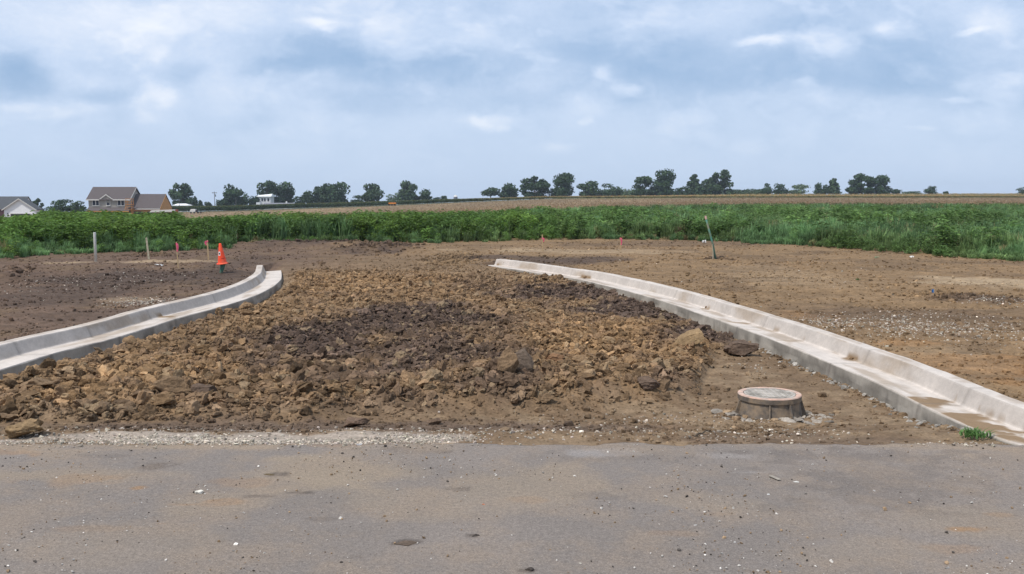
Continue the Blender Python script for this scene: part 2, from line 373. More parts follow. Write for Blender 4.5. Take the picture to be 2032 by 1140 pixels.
def build_asphalt():
    xs = np.concatenate([-np.geomspace(70, 5.3, 14), np.linspace(-5.2, 5.2, 420), np.geomspace(5.3, 70, 14)])
    t = np.concatenate([[-60, -20, -5, 0, 2], np.linspace(2.6, 4.9, 110)]); t2 = np.linspace(0.02, 1, 110)
    ye = 7.22 + .05 * (fbm(xs * 2.3, xs * 0, 4, 5) - .5) * 2.6 + .06 * (fbm(xs * 14, xs * 0, 3, 6) - .5); ye = np.where(xs > 3.95, np.interp(xs, [3.95, 4.3, 5, 6], [7.22, 6.5, 6.2, 6.05]), ye)
    rows = [np.full(xs.shape, v) for v in t] + [4.9 + (ye - 4.9) * v for v in t2]
    Y = np.array(rows); X = np.repeat(xs[None], len(rows), 0)
    Z = .0 + .008 * (fbm(X * 1.3, Y * 1.3, 3, 90) - .5)
    n = fbm(X * .7, Y * .9, 4, 91)
    C = np.broadcast_to(np.array((.222, .187, .160)), X.shape + (3,))
    C = mixc(C, (.202, .172, .149), sm(.42, .6, n)); C = mixc(C, (.285, .222, .158), .85 * blobs(X, Y, A_TAN, 92, 2.5, 1.6))
    C = mixc(C, (.30, .175, .085), .8 * blobs(X, Y, A_ORG, 93, 6, 2.4)); C = mixc(C, (.085, .068, .058), .9 * blobs(X, Y, A_DRK, 94, 7, 3.0)); C = mixc(C, (.36, .33, .31), .6 * blobs(X, Y, A_PAL, 95, 5, 2.))
    de = np.broadcast_to(ye[None], X.shape) - Y; e = (1 - sm(.0, .42, de + .9 * (fbm(X * 2.1, Y * 5, 4, 98) - .45))) 
    C = mixc(C, np.array((.30, .225, .155)), .75 * e * sm(.3, .5, fbm(X * .8, Y * .2, 3, 99)))
    st = fbm(X * 1.3 + Y * .6, Y * 4.5 - X * .4, 4, 89); C = C * (1 + .12 * (st[..., None] - .5))
    nr, nc = X.shape
    V = np.stack([X, Y, Z], -1).reshape(-1, 3); F = grid_faces(nr, nc)
    # edge skirt
    b = V[-nc:].copy(); b[:, 2] -= .09; i0 = len(V); V = np.concatenate([V, b]); a = np.arange(nc - 1)
    F = np.concatenate([F, np.stack([(nr - 1) * nc + a, (nr - 1) * nc + a + 1, i0 + a + 1, i0 + a], -1)])
    C = np.concatenate([C.reshape(-1, 3), np.full((nc, 3), .06)])
    o = link('road', np_mesh('road', V, [F], C, True), asphalt_mat()); tag(o, 'dusty grey asphalt road with muddy smears', None, None, 'structure')
build_asphalt()

# ------------------------------------------------------------------ kerbs
def concrete_mat():
    m, nt, b = newmat('kerb_concrete')
    pos = nd(nt, 'ShaderNodeNewGeometry').outputs['Position']
    vc = nd(nt, 'ShaderNodeVertexColor', layer_name='Col').outputs[0]
    n0 = noise_node(nt, pos, 2.2, 6, .65); n1 = noise_node(nt, pos, 14, 6, .7); n2 = noise_node(nt, pos, 160, 3, .7)
    c = mulcol(nt, vc, maprange(nt, n0.outputs[0], .3, .7, .86, 1.1)); c = mulcol(nt, c, maprange(nt, n1.outputs[0], .3, .7, .88, 1.1)); c = mulcol(nt, c, maprange(nt, n2.outputs[0], .3, .7, .9, 1.1))
    nt.links.new(c, b.inputs['Base Color']); b.inputs['Roughness'].default_value = .85; b.inputs['Specular IOR Level'].default_value = .25
    bump(nt, b, n1.outputs[0], .35, .012)
    return m
M_CON = concrete_mat()
def resample(P, step):
    d = np.concatenate([[0], np.cumsum(np.hypot(*np.diff(P, axis=0).T))]); s = np.arange(0, d[-1], step)
    return np.stack([np.interp(s, d, P[:, 0]), np.interp(s, d, P[:, 1])], -1), s
PROF = [(.0,-.42),(.0,-.3),(.0,-.2),(.0,-.10),(.0,-.014),(.006,0),(.015,0),(.04,-.001),(.08,-.002),(.12,-.004),(.16,-.006),(.20,-.008),(.24,-.01),(.28,-.012),(.32,-.014),(.355,-.017),(.38,-.016),(.392,-.008),(.40,.01),(.425,.07),(.45,.13),(.458,.143),(.47,.148),(.54,.15),(.60,.15),(.606,.14),(.606,-.3)]
DIRT_PAN = [(1850,799,75,9,1),(1890,826,70,12,.95),(1960,850,70,13,.95),(1990,872,50,8,1),(1985,830,40,14,.9),(1480,640,30,3,.7),(1690,712,12,4,.8),(1000,524,14,2,.9),(1160,551,10,2,.8),(1400,612,8,2,.7),(555,533,9,3,.9),(335,628,18,3,.8),(1530,655,40,2,.5),(1600,675,60,2,.3)]
def build_kerb(P, side, label, seed, joints):
    Q, s = resample(P, .035)
    T = np.gradient(Q, axis=0); T /= np.hypot(T[:, 0], T[:, 1])[:, None]
    Nn = np.stack([-T[:, 1], T[:, 0]], -1) * side
    n = len(Q); V = np.zeros((n, len(PROF), 3)); C = np.zeros((n, len(PROF), 3))
    wob = (fbm(s * .5, s * 0 + seed, 3, seed) - .5)
    jd = np.min(np.abs(s[:, None] - np.array(joints)[None]), 1)
    for k, (o, z) in enumerate(PROF):
        oo = np.full(n, o); zz = np.full(n, z)
        if k < 5:
            oo = oo - (.035 * (fbm(s * 4, s * 0 + k * 1.7, 3, seed + 2) - .45) + .012) * ((1 + (k < 3) * 1.2) if k < 4 else .25)
        elif k < 8: oo = oo + .01 * (fbm(s * 5, s * 0, 3, seed + 3) - .5); zz = zz + .008 * (fbm(s * 3, s * 0 + 3, 3, seed + 4) - .5)
        if k > 21: zz = zz + .012 * (fbm(s * 2.5, s * 0 + .4 * k, 4, seed + 5) - .5); oo = oo + (.02 * (fbm(s * 4, s * 0 + 9, 4, seed + 6) - .5) if k > 24 else 0)
        zz = zz + .012 * wob
        g = np.exp(-(jd / .03) ** 2)
        zz = zz - .003 * g * (k > 5); 
        if 17 < k < 22: oo = oo + .006 * g
        V[:, k, 0] = Q[:, 0] + Nn[:, 0] * oo; V[:, k, 1] = Q[:, 1] + Nn[:, 1] * oo; V[:, k, 2] = zz
        base = np.array((.56, .495, .435)) if k >= 5 else np.array((.345, .31, .262))  # side below the lip darker: soiled concrete, with shade put into its colour
        if 18 <= k <= 21: base = np.array((.475, .42, .37))  # upright kerb face darker: its shading is put into the colour
        c = np.repeat(base[None], n, 0)
        if k < 5:
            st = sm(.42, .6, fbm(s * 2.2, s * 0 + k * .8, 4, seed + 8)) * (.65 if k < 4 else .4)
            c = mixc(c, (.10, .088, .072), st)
        else:
            c = mixc(c, (.34, .265, .195), .6 * sm(.48, .66, fbm(s * 1.1, s * 0 + k * .22, 4, seed + 9)) * (1.2 if 6 < k < 22 else .5)); c = mixc(c, (.30, .22, .15), (.5 if k > 22 else 0) * sm(.5, .62, fbm(s * 2.5, s * 0 + k, 4, seed + 11)))
            if 6 <= k <= 18:
                db = blobs(V[:, k, 0], V[:, k, 1], DIRT_PAN, 20, 5.5, 2.6); c = mixc(c, (.24, .16, .09), np.minimum(1, db * 1.2))
                V[:, k, 2] += .016 * db * fbm(V[:, k, 0] * 6, V[:, k, 1] * 6, 3, 22)
        c = mixc(c, (.15, .13, .11), (.35 if k > 5 else .7) * g)
        C[:, k] = c
    F = grid_faces(n, len(PROF))
    if side > 0: F = F[:, ::-1]
    m = len(PROF); caps = [np.arange(m)[None, ::(1 if side > 0 else -1)], (np.arange(m) + (n - 1) * m)[None, ::(-1 if side > 0 else 1)]]
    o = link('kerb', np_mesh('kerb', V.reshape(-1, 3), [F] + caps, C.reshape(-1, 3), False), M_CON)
    tag(o, label, None, None, 'structure')
    return Q, Nn
def arclen_at(P, px, row):
    x, y = (float(v) for v in at(px, row, 0)); i = int(np.argmin((P[:, 0] - x) ** 2 + (P[:, 1] - y) ** 2))
    d = np.concatenate([[0], np.cumsum(np.hypot(*np.diff(P, axis=0).T))]); return d[i]
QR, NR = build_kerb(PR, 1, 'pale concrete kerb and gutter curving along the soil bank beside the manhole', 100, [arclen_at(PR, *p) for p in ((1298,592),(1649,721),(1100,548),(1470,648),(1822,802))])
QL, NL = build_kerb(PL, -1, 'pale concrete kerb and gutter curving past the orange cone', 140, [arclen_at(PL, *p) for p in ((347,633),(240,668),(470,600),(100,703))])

# ------------------------------------------------------------------ clods, pebbles
import bmesh
def ico(sub):
    bm = bmesh.new(); bmesh.ops.create_icosphere(bm, subdivisions=sub, radius=1)
    V = np.array([v.co[:] for v in bm.verts]); F = np.array([[v.index for v in f.verts] for f in bm.faces]); bm.free(); return V, F
ICO = {k: ico(k) for k in (1, 2, 3, 4)}
def clod_proto(sub, rs, planes=9, flat=.62, rough=.08):
    V, F = ICO[sub]; V = V.copy()
    for _ in range(planes):
        n = rs.normal(size=3); n /= np.linalg.norm(n); d = rs.uniform(.35, .8)
        e = V @ n - d; V = V - np.where(e > 0, e, 0)[:, None] * n[None]
    V = V * (1 + rough * rs.normal(size=(len(V), 1))) * (1 + .38 * (fbm(V[:, 0] * 2.2 + 5, V[:, 1] * 2.2 + V[:, 2] * 2.7 + 9, 3, rs.randint(99))[:, None] - .5))
    V = V * np.array([1, rs.uniform(.6, 1), rs.uniform(.45, flat + .12)]) 
    V -= (V.max(0) + V.min(0)) / 2; V /= np.abs(V[:, :2]).max()
    return V, F
def rotm(rs, n, tilt=.6):
    a = rs.uniform(0, 6.283, n); b = rs.normal(0, tilt, n); c = rs.uniform(0, 6.283, n)
    def rz(t): z = np.zeros_like(t); o = z + 1; return np.stack([np.stack([np.cos(t), -np.sin(t), z], -1), np.stack([np.sin(t), np.cos(t), z], -1), np.stack([z, z, o], -1)], -2)
    def rx(t): z = np.zeros_like(t); o = z + 1; return np.stack([np.stack([o, z, z], -1), np.stack([z, np.cos(t), -np.sin(t)], -1), np.stack([z, np.sin(t), np.cos(t)], -1)], -2)
    return rz(a) @ rx(b) @ rz(c)
def merge(protos, pos, rot, scl, tint, idx, pcol=None):
    """protos: list of (V,F[,shade]); returns V,F,C"""
    Vs, Fs, Cs = [], {}, []; off = 0
    for k, pr in enumerate(protos):
        m = np.nonzero(idx == k)[0]
        if not len(m): continue
        V0, F0 = pr[0], pr[1]; sh = pr[2] if len(pr) > 2 else np.ones((len(V0), 3))
        s = scl[m]; s = s[:, None, None] if s.ndim == 1 else s[:, None, :]
        W = np.einsum('nij,nvj->nvi', rot[m], V0[None] * s) + pos[m][:, None]
        Vs.append(W.reshape(-1, 3)); Cs.append((tint[m][:, None] * sh[None]).reshape(-1, 3))
        Fk = (F0[None] + (off + np.arange(len(m)) * len(V0))[:, None, None]).reshape(-1, F0.shape[1])
        Fs.setdefault(F0.shape[1], []).append(Fk); off += len(m) * len(V0)
    return np.concatenate(Vs), [np.concatenate(v) for v in Fs.values()], np.concatenate(Cs)
rs = np.random.RandomState(11)
HI = [clod_proto(3, rs) for _ in range(14)]; LO = [clod_proto(2, rs) for _ in range(14)]; TINY = [clod_proto(1, rs, 3, .7, .15) for _ in range(8)]
def zstack(x, y): return H(x, y)
def scatter_clods():
    n = 135000
    y = np.exp(rs.uniform(np.log(7.6), np.log(28), n)); x = rs.uniform(-6.4, 4.0, n)
    m = clodmask(x, y); dens = np.where(y < 14, 1.0, .85) * m * np.clip(.35 + 2.2 * (fbm(x * 1.1, y * 1.1, 3, 44) - .3), .3, 1)
    k = rs.uniform(0, 1, n) < dens; x, y, m = x[k], y[k], m[k]; n = len(x)
    size = np.exp(rs.normal(np.log(.0205), .60, n)) * (.7 + .5 * m)
    size = size * (1 + .35 * sm(.5, .65, fbm(x * 1.2, y * 1.2, 3, 41)) * (y < 12)); bg = (rs.uniform(0, 1, n) < .028) & (y < 13); size = np.where(bg, rs.uniform(.045, .12, n), size); size = np.clip(size, .008, .13)
    size = size * np.interp(y, [8, 12, 20, 28], [.92, .82, .78, .8])
    size = size * (1 - .35 * blobs(x, y, [(760,792,400,16,1),(1120,800,250,16,1)], 58))
    z = H(x, y) + size * rs.uniform(.0, .45, n)
    tint = soilcol(x, y) * np.exp(rs.normal(-.03, .28, (n, 1))) ; 
    warm = rs.uniform(0, 1, n) < .10; tint = mixc(tint, np.array((.33, .235, .14)), warm * .6)
    scl = np.stack([size, size * rs.uniform(.5, 1.1, n), size * rs.uniform(.6, 1.4, n)], -1)
    big = size > .026
    rot = rotm(rs, n, .8)
    pos = np.stack([x, y, z], -1)
    idx = np.where(big, rs.randint(0, 14, n), 14 + rs.randint(0, 14, n))
    V, F, C = merge(HI + LO, pos, rot, scl, tint, idx)
    o = link('soil_clods', np_mesh('soil_clods', V, F, C), M_CLOD)
    tag(o, 'churned brown and grey soil clods filling the unfinished roadway between the kerbs', 'soil clods', None, 'stuff')
scatter_clods()
def scatter_small(name, label, cat, n, gen, mat, protos=TINY):
    x, y, size, tint = gen(n); n = len(x)
    sd = sdist(x, y); ok = (sd > .05) | (sd < -.64) | (y > 27)
    x, y, size, tint = x[ok], y[ok], size[ok], tint[ok]; n = len(x)
    zz = np.where((y < 7.2) & (sd[ok] > 0), .003, H(x, y))
    pos = np.stack([x, y, zz + size * .15], -1)
    scl = np.stack([size, size, size * rs.uniform(.6, 1.2, n)], -1)
    V, F, C = merge(protos, pos, rotm(rs, n, .4), scl, tint, rs.randint(0, len(protos), n))
    o = link(name, np_mesh(name, V, F, C), mat); tag(o, label, cat, None, 'stuff')
def patch(px, row, rx, ry, n):
    cx, cy = (float(v) for v in at(px, row, 0)); wx = rx / FOC * cy; wy = abs(float(at(px, row - ry)[1]) - float(at(px, row + ry)[1])) / 2
    return cx + rs.normal(0, .5, n) * wx, cy + rs.normal(0, .5, n) * wy
def g_crumbs(n):
    y = np.exp(rs.uniform(np.log(7.3), np.log(42), n)); x = rs.uniform(-.62, .62, n) * y
    size = np.clip(np.exp(rs.normal(np.log(.008), .5, n)) * (1 + .05 * y), .005, .05)
    k = rs.uniform(0, 1, n) < np.clip(.25 + 1.6 * (fbm(x * .8, y * .8, 3, 43) - .35) , .1, 1); x, y, size = x[k], y[k], size[k]
    for (px, row, rx, ry, k_, sz) in ((755,500,70,9,900,.045),(640,489,110,6,700,.035),(300,514,60,6,260,.03),(8,552,30,8,220,.04),(1900,598,110,8,500,.022),(1421,523,22,5,260,.045),(900,520,60,10,500,.03),(1400,560,400,40,1200,.013),(1300,590,300,20,900,.014),(200,560,260,40,900,.016)):
        a, b = patch(px, row, rx, ry, k_); x = np.concatenate([x, a]); y = np.concatenate([y, b]); size = np.concatenate([size, np.clip(sz * np.exp(rs.normal(0, .45, k_)), .006, .11)])
    k = ~((blobs(x, y, G_STRIP, 55, 3.0, 2.0) > .25) & (y < 8.2)); x, y, size = x[k], y[k], size[k]
    t = soilcol(x, y) * np.exp(rs.normal(-.0, .20, (len(x), 1)))
    return x, y, size, t
scatter_small('soil_crumbs', 'small loose crumbs of soil scattered over the graded ground', 'soil crumbs', 60000, g_crumbs, M_CLOD)
def g_peb(n):
    X, Y = [], []
    for (px, row, rx, ry, k) in ((1850,665,240,30,1500),(1650,650,60,12,200),(285,612,60,9,420),(250,874,460,6,1300),(330,870,100,9,1200),(500,874,120,6,600),(680,874,130,6,700),(830,866,80,9,1000),(300,862,460,10,450),(700,884,300,8,260),(250,884,300,8,200),(900,866,70,8,120),(1000,850,400,20,420),(400,840,400,12,260),(1500,850,220,22,260),(1890,880,120,5,160),(1960,604,70,9,260),(150,575,200,40,260),(1500,560,400,60,200),(1500,700,40,20,40),(1340,800,300,20,160)):
        a, b = patch(px, row, rx, ry, k); X.append(a); Y.append(b)
    x = np.concatenate(X); y = np.concatenate(Y)
    k = ~((y < 7.22) & (rs.uniform(0, 1, len(x)) < .55 + .4 * (y < 7.05))); x, y = x[k], y[k]; n = len(x)
    size = np.clip(np.exp(rs.normal(np.log(.0075), .4, n)), .003, .020) * np.interp(y, [7, 12, 25], [1, 1.25, 1.8])
    t = np.array((.43, .37, .30))[None] * np.exp(rs.normal(-.15, .30, (n, 1))) * (1 + rs.normal(0, .02, (n, 3)))
    return x, y, size, t
scatter_small('limestone_gravel', 'pale crushed limestone gravel strewn along the asphalt edge and over the soil', 'gravel', 0, g_peb, M_PEB)
def g_road(n):
    y = rs.uniform(2.8, 7.2, n) ** 1.0; x = rs.uniform(-.64, .64, n) * y
    size = np.clip(np.exp(rs.normal(np.log(.003), .6, n)), .0015, .014); k = rs.uniform(0, 1, n) < np.clip(.15 + 2.4 * (fbm(x * 1.5, y * 1.5, 3, 97) - .4), .08, 1); x, y, size = x[k], y[k], size[k]; n = len(x)
    pale = rs.uniform(0, 1, n)
    t = np.where((pale < .3)[:, None], np.array((.50, .46, .41))[None], np.where((pale < .75)[:, None], np.array((.24, .165, .10))[None], np.array((.07, .06, .052))[None]))
    return x, y, size, t * np.exp(rs.normal(0, .25, (n, 1)))
scatter_small('road_grit', 'fine grit and soil specks scattered over the asphalt', 'grit', 11000, g_road, M_PEB)

def one_clod(px, row, wpx, hfac, name, label, cat, col, z=None, seed=0, tall=0, tilt=(0, 0, 0), sub=4, elong=1.0, group=None, yoff=0, rowbase=True):
    """an individual lump whose base sits at pixel survey point (px,row)"""
    r = np.random.RandomState(seed); V, F = clod_proto(sub, r, 11, .8, 0.0)
    x, y = (float(v) for v in at(px, row, -.1 if z is None else z)); w = wpx / FOC * y / 2
    n = fbm(V[:, 0] * 2.6 + seed, V[:, 1] * 2.6 + V[:, 2] * 3, 4, seed)[:, None] - .5; V = V * (1 + .28 * n)
    n = fbm(V[:, 0] * 9 + seed, V[:, 2] * 9 + V[:, 1] * 7, 3, seed + 3)[:, None] - .5; V = V * (1 + .12 * n)
    V = V / np.abs(V).max(0) * np.array([1, .75 * elong, hfac])
    from mathutils import Euler
    Mx = np.array(Euler(tilt).to_matrix()); V = V @ Mx.T
    V = V / np.abs(V[:, 0]).max() * w
    zg = float(H(np.array([x]), np.array([y + w * .5]))[0]) if z is None else z
    V[:, 2] -= V[:, 2].min() + .012 + .06 * w
    C = np.array(col)[None] * (1 + .25 * (fbm(V[:, 0] * 20, V[:, 2] * 20 + V[:, 1] * 9, 3, seed)[:, None] - .5))
    o = link(name, np_mesh(name, V, [F], C), M_CLOD, None, (x, y + w * .6, zg)); tag(o, label, cat, group)
    return o
TC = (.26, .175, .095); DC = (.13, .09, .065); MC = (.22, .145, .085)
one_clod(36, 868, 80, .5, 'earth_clod', 'large tan clod of earth resting on the asphalt edge by the pale gravel', 'earth clod', TC, 0.0, 3)
one_clod(1473, 697, 68, .5, 'earth_clod', 'dark grey lump of clay lying beside the gutter above the manhole', 'earth clod', DC, None, 5)
one_clod(1372, 705, 60, .3, 'earth_clod', 'long tan slab of clay tilted up at the clod heap rim near the gutter', 'earth clod', TC, None, 8, tilt=(.3, -.5, .2))
one_clod(1008, 778, 46, 1.3, 'earth_clod', 'tall upright brown clay slab in the middle of the near clods', 'earth clod', MC, None, 9, tilt=(.2, .25, 0))
one_clod(1036, 772, 52, 1.1, 'earth_clod', 'grey-faced upright clay slab leaning beside the tall brown slab', 'earth clod', (.155, .115, .085), None, 10, tilt=(.1, -.4, .3))
one_clod(985, 765, 50, .45, 'earth_clod', 'small tan clay block lying at the foot of the tall brown slab', 'earth clod', TC, None, 12)
one_clod(258, 692, 36, .65, 'earth_clod', 'rounded tan clod touching the side of the kerb below the gutter crack', 'earth clod', TC, None, 14)
one_clod(340, 806, 78, .6, 'earth_clod', 'bulky tan and grey clod near the front of the heap, left of the middle', 'earth clod', MC, None, 16)
one_clod(400, 800, 54, .55, 'earth_clod', 'dark brown clod pressed against the bulky tan and grey clod', 'earth clod', DC, None, 17)
one_clod(62, 792, 70, .5, 'earth_clod', 'wide tan clod at the corner of the heap below the near end of the kerb', 'earth clod', MC, None, 18)
one_clod(1290, 785, 50, .6, 'earth_clod', 'dark hollow-looking clod at the front of the heap close to the manhole', 'earth clod', DC, None, 20)
one_clod(705, 850, 56, .4, 'earth_clod', 'flat dark clod just behind the middle of the pale gravel strip', 'earth clod', (.15,.10,.07), None, 21)
one_clod(860, 838, 34, .5, 'earth_clod', 'small dark clod standing alone in front of the heap above the gravel', 'earth clod', (.14,.095,.065), None, 22)
one_clod(570, 735, 52, .6, 'earth_clod', 'brown clod standing out where tan soil meets dark soil', 'earth clod', MC, None, 24)
one_clod(1100, 518 + 220, 44, .5, 'earth_clod', 'reddish brown clod in the tan part of the heap right of the upright slabs', 'earth clod', (.25,.14,.075), None, 25)
for i, (px, row, w, lb) in enumerate(((1690,712,11,'small brown mud lump on the gutter beside the long pale pan, upper of two'),(1960,812,26,'brown mud lump at the foot of the kerb face in the muddy gutter'),(2003,826,28,'brown mud lump lowest in the muddy gutter at the picture edge'),(1403,611,9,'tiny brown mud lump far up the long gutter'),(1004,526,16,'dark mud lump on the far tip of the long kerb'),(1160,552,10,'small dark crumb on the gutter lip near its far third'))):
    one_clod(px, row, w, .55, 'mud_lump', lb, 'mud lump', (.20, .13, .075), .0 if row > 600 else .012, 30 + i, sub=3)
for i, (px, row, w, c, lb) in enumerate(((1580,958,12,(.6,.57,.52),'white stone on the asphalt below the manhole'),(1736,976,11,(.45,.43,.41),'grey-white stone on the asphalt beside a cluster of dark crumbs'),(1527,982,10,(.7,.68,.64),'bright white chip on the asphalt next to a black crumb'),(1600,981,9,(.05,.045,.04),'black crumb on the asphalt right of the bright white chip'),(1380,1044,11,(.65,.62,.58),'flat white stone on bare asphalt, upper of two below the tape scrap'),(1457,1077,10,(.6,.57,.53),'small white stone on bare asphalt, lower of two below the tape scrap'),(1881,1129,14,(.30,.28,.26),'grey pebble at the bottom edge of the road'),(1151,1119,11,(.5,.46,.38),'cream pebble near the bottom middle of the road'),(712,884,12,(.7,.68,.66),'white stone just off the gravel strip on the asphalt'),(960,1002,10,(.45,.17,.09),'rusty red stone chip in the middle of the road'),(137,1040,10,(.6,.58,.55),'lone white stone on the near road at the picture\'s left'),(394,981,20,(.62,.58,.5),'crushed white stone in the orange clay stain'),(534,945,36,(.13,.095,.055),'flat brown mud cake on the road below the gravel'),(276,973,26,(.24,.14,.07),'orange brown mud cake beside the dark scuff mark'),(805,1083,50,(.12,.088,.065),'largest dark brown mud cake on the near road'),(944,1066,18,(.08,.065,.055),'small dark mud crumb right of the largest mud cake'),(1051,1134,20,(.08,.065,.055),'dark mud crumb at the bottom edge of the road'))):
    mud = 'mud' in lb
    one_clod(px, row, w, .16 if w > 22 else .55, 'mud_cake' if mud else 'stone', lb, 'mud cake' if mud else 'stone', c, .001, 60 + i, sub=3)

# ------------------------------------------------------------------ manhole
def build_manhole():
    m_cast = simple('cast_iron', (.13, .108, .088), .85, .35, 14, .0, .006, ((.26, .19, .125), .9))
    m_lid = simple('lid_iron', (.40, .36, .31), .85, .4, 9, 0, .004, ((.16, .145, .12), .9))
    m_rim = simple('painted_rim', (.52, .34, .26), .8, .35, 16, 0, .002, ((.42, .37, .31), 1.0))
    x, y = (float(v) for v in at(1527, 781, .055)); zt = .055
    zb = -.19
    t = empty('manhole', (x, y, zb), 'round iron manhole with orange painted rim standing proud of the soil by the kerb', 'manhole')
    h = zt - zb; r = .292
    prof = [(r - .035, h - .012), (r - .03, h), (r - .004, h), (r, h - .004), (r, h - .05), (r - .012, h - .056), (r - .012, h - .07), (r - .004, .12), (r + .012, .05), (r + .03, .02), (r + .05, -.03)]
    MB().lathe(prof, 64).build('manhole_frame', m_cast, t, smooth=False)
    rim = MB().lathe([(r - .05, h - .010), (r - .05, h + .0015), (r - .003, h + .0025), (r + .001, h - .006)], 64).build('rim', m_rim, t)
    lid = MB(); lid.lathe([(r - .056, h - .03), (r - .056, h + .001), (.001, h + .003)], 64)
    for a in range(-4, 5):  # raised grid on the lid
        w = math.sqrt(max(0, .21 ** 2 - (a * .05) ** 2))
        lid.box(a * .05 - .008, a * .05 + .008, -w, w, h + .002, h + .0055); 
    for a in range(-4, 5):
        w = math.sqrt(max(0, .21 ** 2 - (a * .05) ** 2))
        lid.box(-w, w, a * .05 - .007, a * .05 + .007, h + .0025, h + .005)
    lid.build('lid', m_lid, t)
    for a in (-172, -104, -66, -12, 50, 120):
        ca, sa = math.cos(R(a)), math.sin(R(a)); b = MB(); th = .006
        pts = [(r - .02, .19), (r + .004, .19), (r + .065, .0), (r - .02, .0)]
        vs = []
        for s_ in (-th, th):
            for (q, z) in pts: vs.append((q * ca - s_ * sa, q * sa + s_ * ca, z))
        b.add(vs, [(0, 1, 2, 3), (7, 6, 5, 4), (0, 4, 5, 1), (1, 5, 6, 2), (2, 6, 7, 3), (3, 7, 4, 0)]); b.build('rib', m_cast, t)
build_manhole()
def mortar():
    r = np.random.RandomState(5); n = 190
    a = r.uniform(0, 6.283, n); cx, cy = (float(v) for v in at(1527, 790, .0))
    rr = .345 + r.gamma(1.3, .085, n); x = cx + rr * np.cos(a); y = cy + rr * np.sin(a) * .9
    k = ~((a > .3) & (a < 2.9)); x, y = x[k], y[k]; n = len(x); size = np.clip(np.exp(r.normal(np.log(.021), .55, n)), .008, .055)
    t = np.array((.34, .295, .245))[None] * np.exp(r.normal(-.1, .2, (n, 1)))
    V, F, C = merge(LO, np.stack([x, y, H(x, y)], -1), rotm(r, n, .3), np.stack([size * 1.3, size, size * .7], -1), t, r.randint(0, 14, n))
    tag(link('mortar_rubble', np_mesh('mortar_rubble', V, F, C), M_CLOD), 'grey lumps of spilled mortar around the manhole base', 'rubble', None, 'stuff')
    # concrete spill along the foot of the kerb sides
    xs, ys = [], []
    for Q, N, sgn, lo, hi in ((QR, NR, 1, 7.6, 13.5), (QL, NL, 1, 10, 16)):
        m = (Q[:, 1] > lo) & (Q[:, 1] < hi); q = Q[m]; nn = N[m]; i = r.randint(0, len(q), 420)
        o = -np.abs(r.normal(.02, .07, 420)); xs.append(q[i, 0] + nn[i, 0] * o); ys.append(q[i, 1] + nn[i, 1] * o)
    x = np.concatenate(xs); y = np.concatenate(ys); n = len(x); size = np.clip(np.exp(r.normal(np.log(.018), .5, n)), .008, .05)
    t = np.where((r.uniform(0, 1, n) < .45)[:, None], np.array((.33, .30, .26))[None], soilcol(x, y)) * np.exp(r.normal(-.1, .2, (n, 1)))
    V, F, C = merge(LO, np.stack([x, y, H(x, y) + .0], -1), rotm(r, n, .4), np.stack([size * 1.2, size, size], -1), t, r.randint(0, 14, n))
    tag(link('kerb_foot_rubble', np_mesh('kerb_foot_rubble', V, F, C), M_CLOD), 'crumbled concrete and soil along the foot of the kerb sides', 'rubble', None, 'stuff')
    # white broken concrete by the sandy puddle
mortar()

# ------------------------------------------------------------------ stakes, posts, cone
M_WOOD = simple('lath_wood', (.42, .30, .17), .8, .25, 20); M_WOOD2 = simple('weathered_wood', (.38, .34, .25), .8, .3, 15)
M_PINK = simple('pink_ribbon', (.80, .13, .22), .6, .15, 30); M_WHT = simple('white_pvc', (.60, .60, .56), .5, .15, 10)
M_GRN = simple('green_paint', (.055, .16, .12), .7, .4, 4, 0, 0, ((.17, .15, .10), 1.0)); M_ORG = simple('cone_plastic', (.90, .085, .03), .55, .2, 5, 0, 0, ((.60, .20, .12), .5))
def gz(px, row):
    x, y = (float(v) for v in at(px, row, .11)); return x, y, float(H(np.array([x]), np.array([y]))[0])
def stake(px, top, row, px_top, wpx, label, mat, ribbon=None, name='survey_stake', cat='stake'):
    x, y, z = gz(px, row); hh = (row - top) / FOC * y * .995; w = wpx / FOC * y / 2; dx = (px_top - px) / FOC * y
    t = empty(name, (x, y, z), label, cat, 'survey stakes in the bare soil')
    b = MB(); b.add([(-w,-.006,-.05),(w,-.006,-.05),(w,.006,-.05),(-w,.006,-.05),(dx-w,-.006,hh-.02),(dx+w,-.006,hh-.02),(dx+w,.006,hh-.02),(dx-w,.006,hh-.02),(dx,-.006,hh),(dx,.006,hh)],
        [(3,2,1,0),(0,1,5,8,4),(1,2,6,5),(2,3,7,9,6),(3,0,4,7),(4,8,9,7),(5,6,9,8)])
    b.build('lath', mat, t)
    if ribbon:
        side, r0, r1 = ribbon; z1 = hh - (r0 - top) / FOC * y; z0 = hh - (r1 - top) / FOC * y
        MB().box(dx * .9 - w - .004, dx * .9 + w + .004, -.011, .011, z1 - .03, z1).build('ribbon_knot', M_PINK, t)
        vs = []; n = 6
        for i in range(n + 1):
            f = i / n; zz = z1 + (z0 - z1) * f; xx = dx * .9 + side * (w + .01 + .02 * math.sin(f * 3)); ww = .022 * (1 + .3 * math.sin(5 * f))
            vs += [(xx - ww, -.014 - .01 * math.sin(4 * f), zz), (xx + ww, -.014 + .012 * math.sin(3 * f), zz)]
        b = MB(); b.add(vs, [(2 * i, 2 * i + 1, 2 * i + 3, 2 * i + 2) for i in range(n)]); o = b.build('ribbon', M_PINK, t); s_ = o.modifiers.new('t', 'SOLIDIFY'); s_.thickness = .002
    return t
stake(296, 473, 518, 292, 3.6, 'weathered stake with faded orange tip beside the rough clump of soil', M_WOOD2)
stake(354, 478, 531, 351.5, 2.2, 'thin stake with a long pink ribbon, standing nearest the dark soil', M_WOOD, (.6, 481, 498))
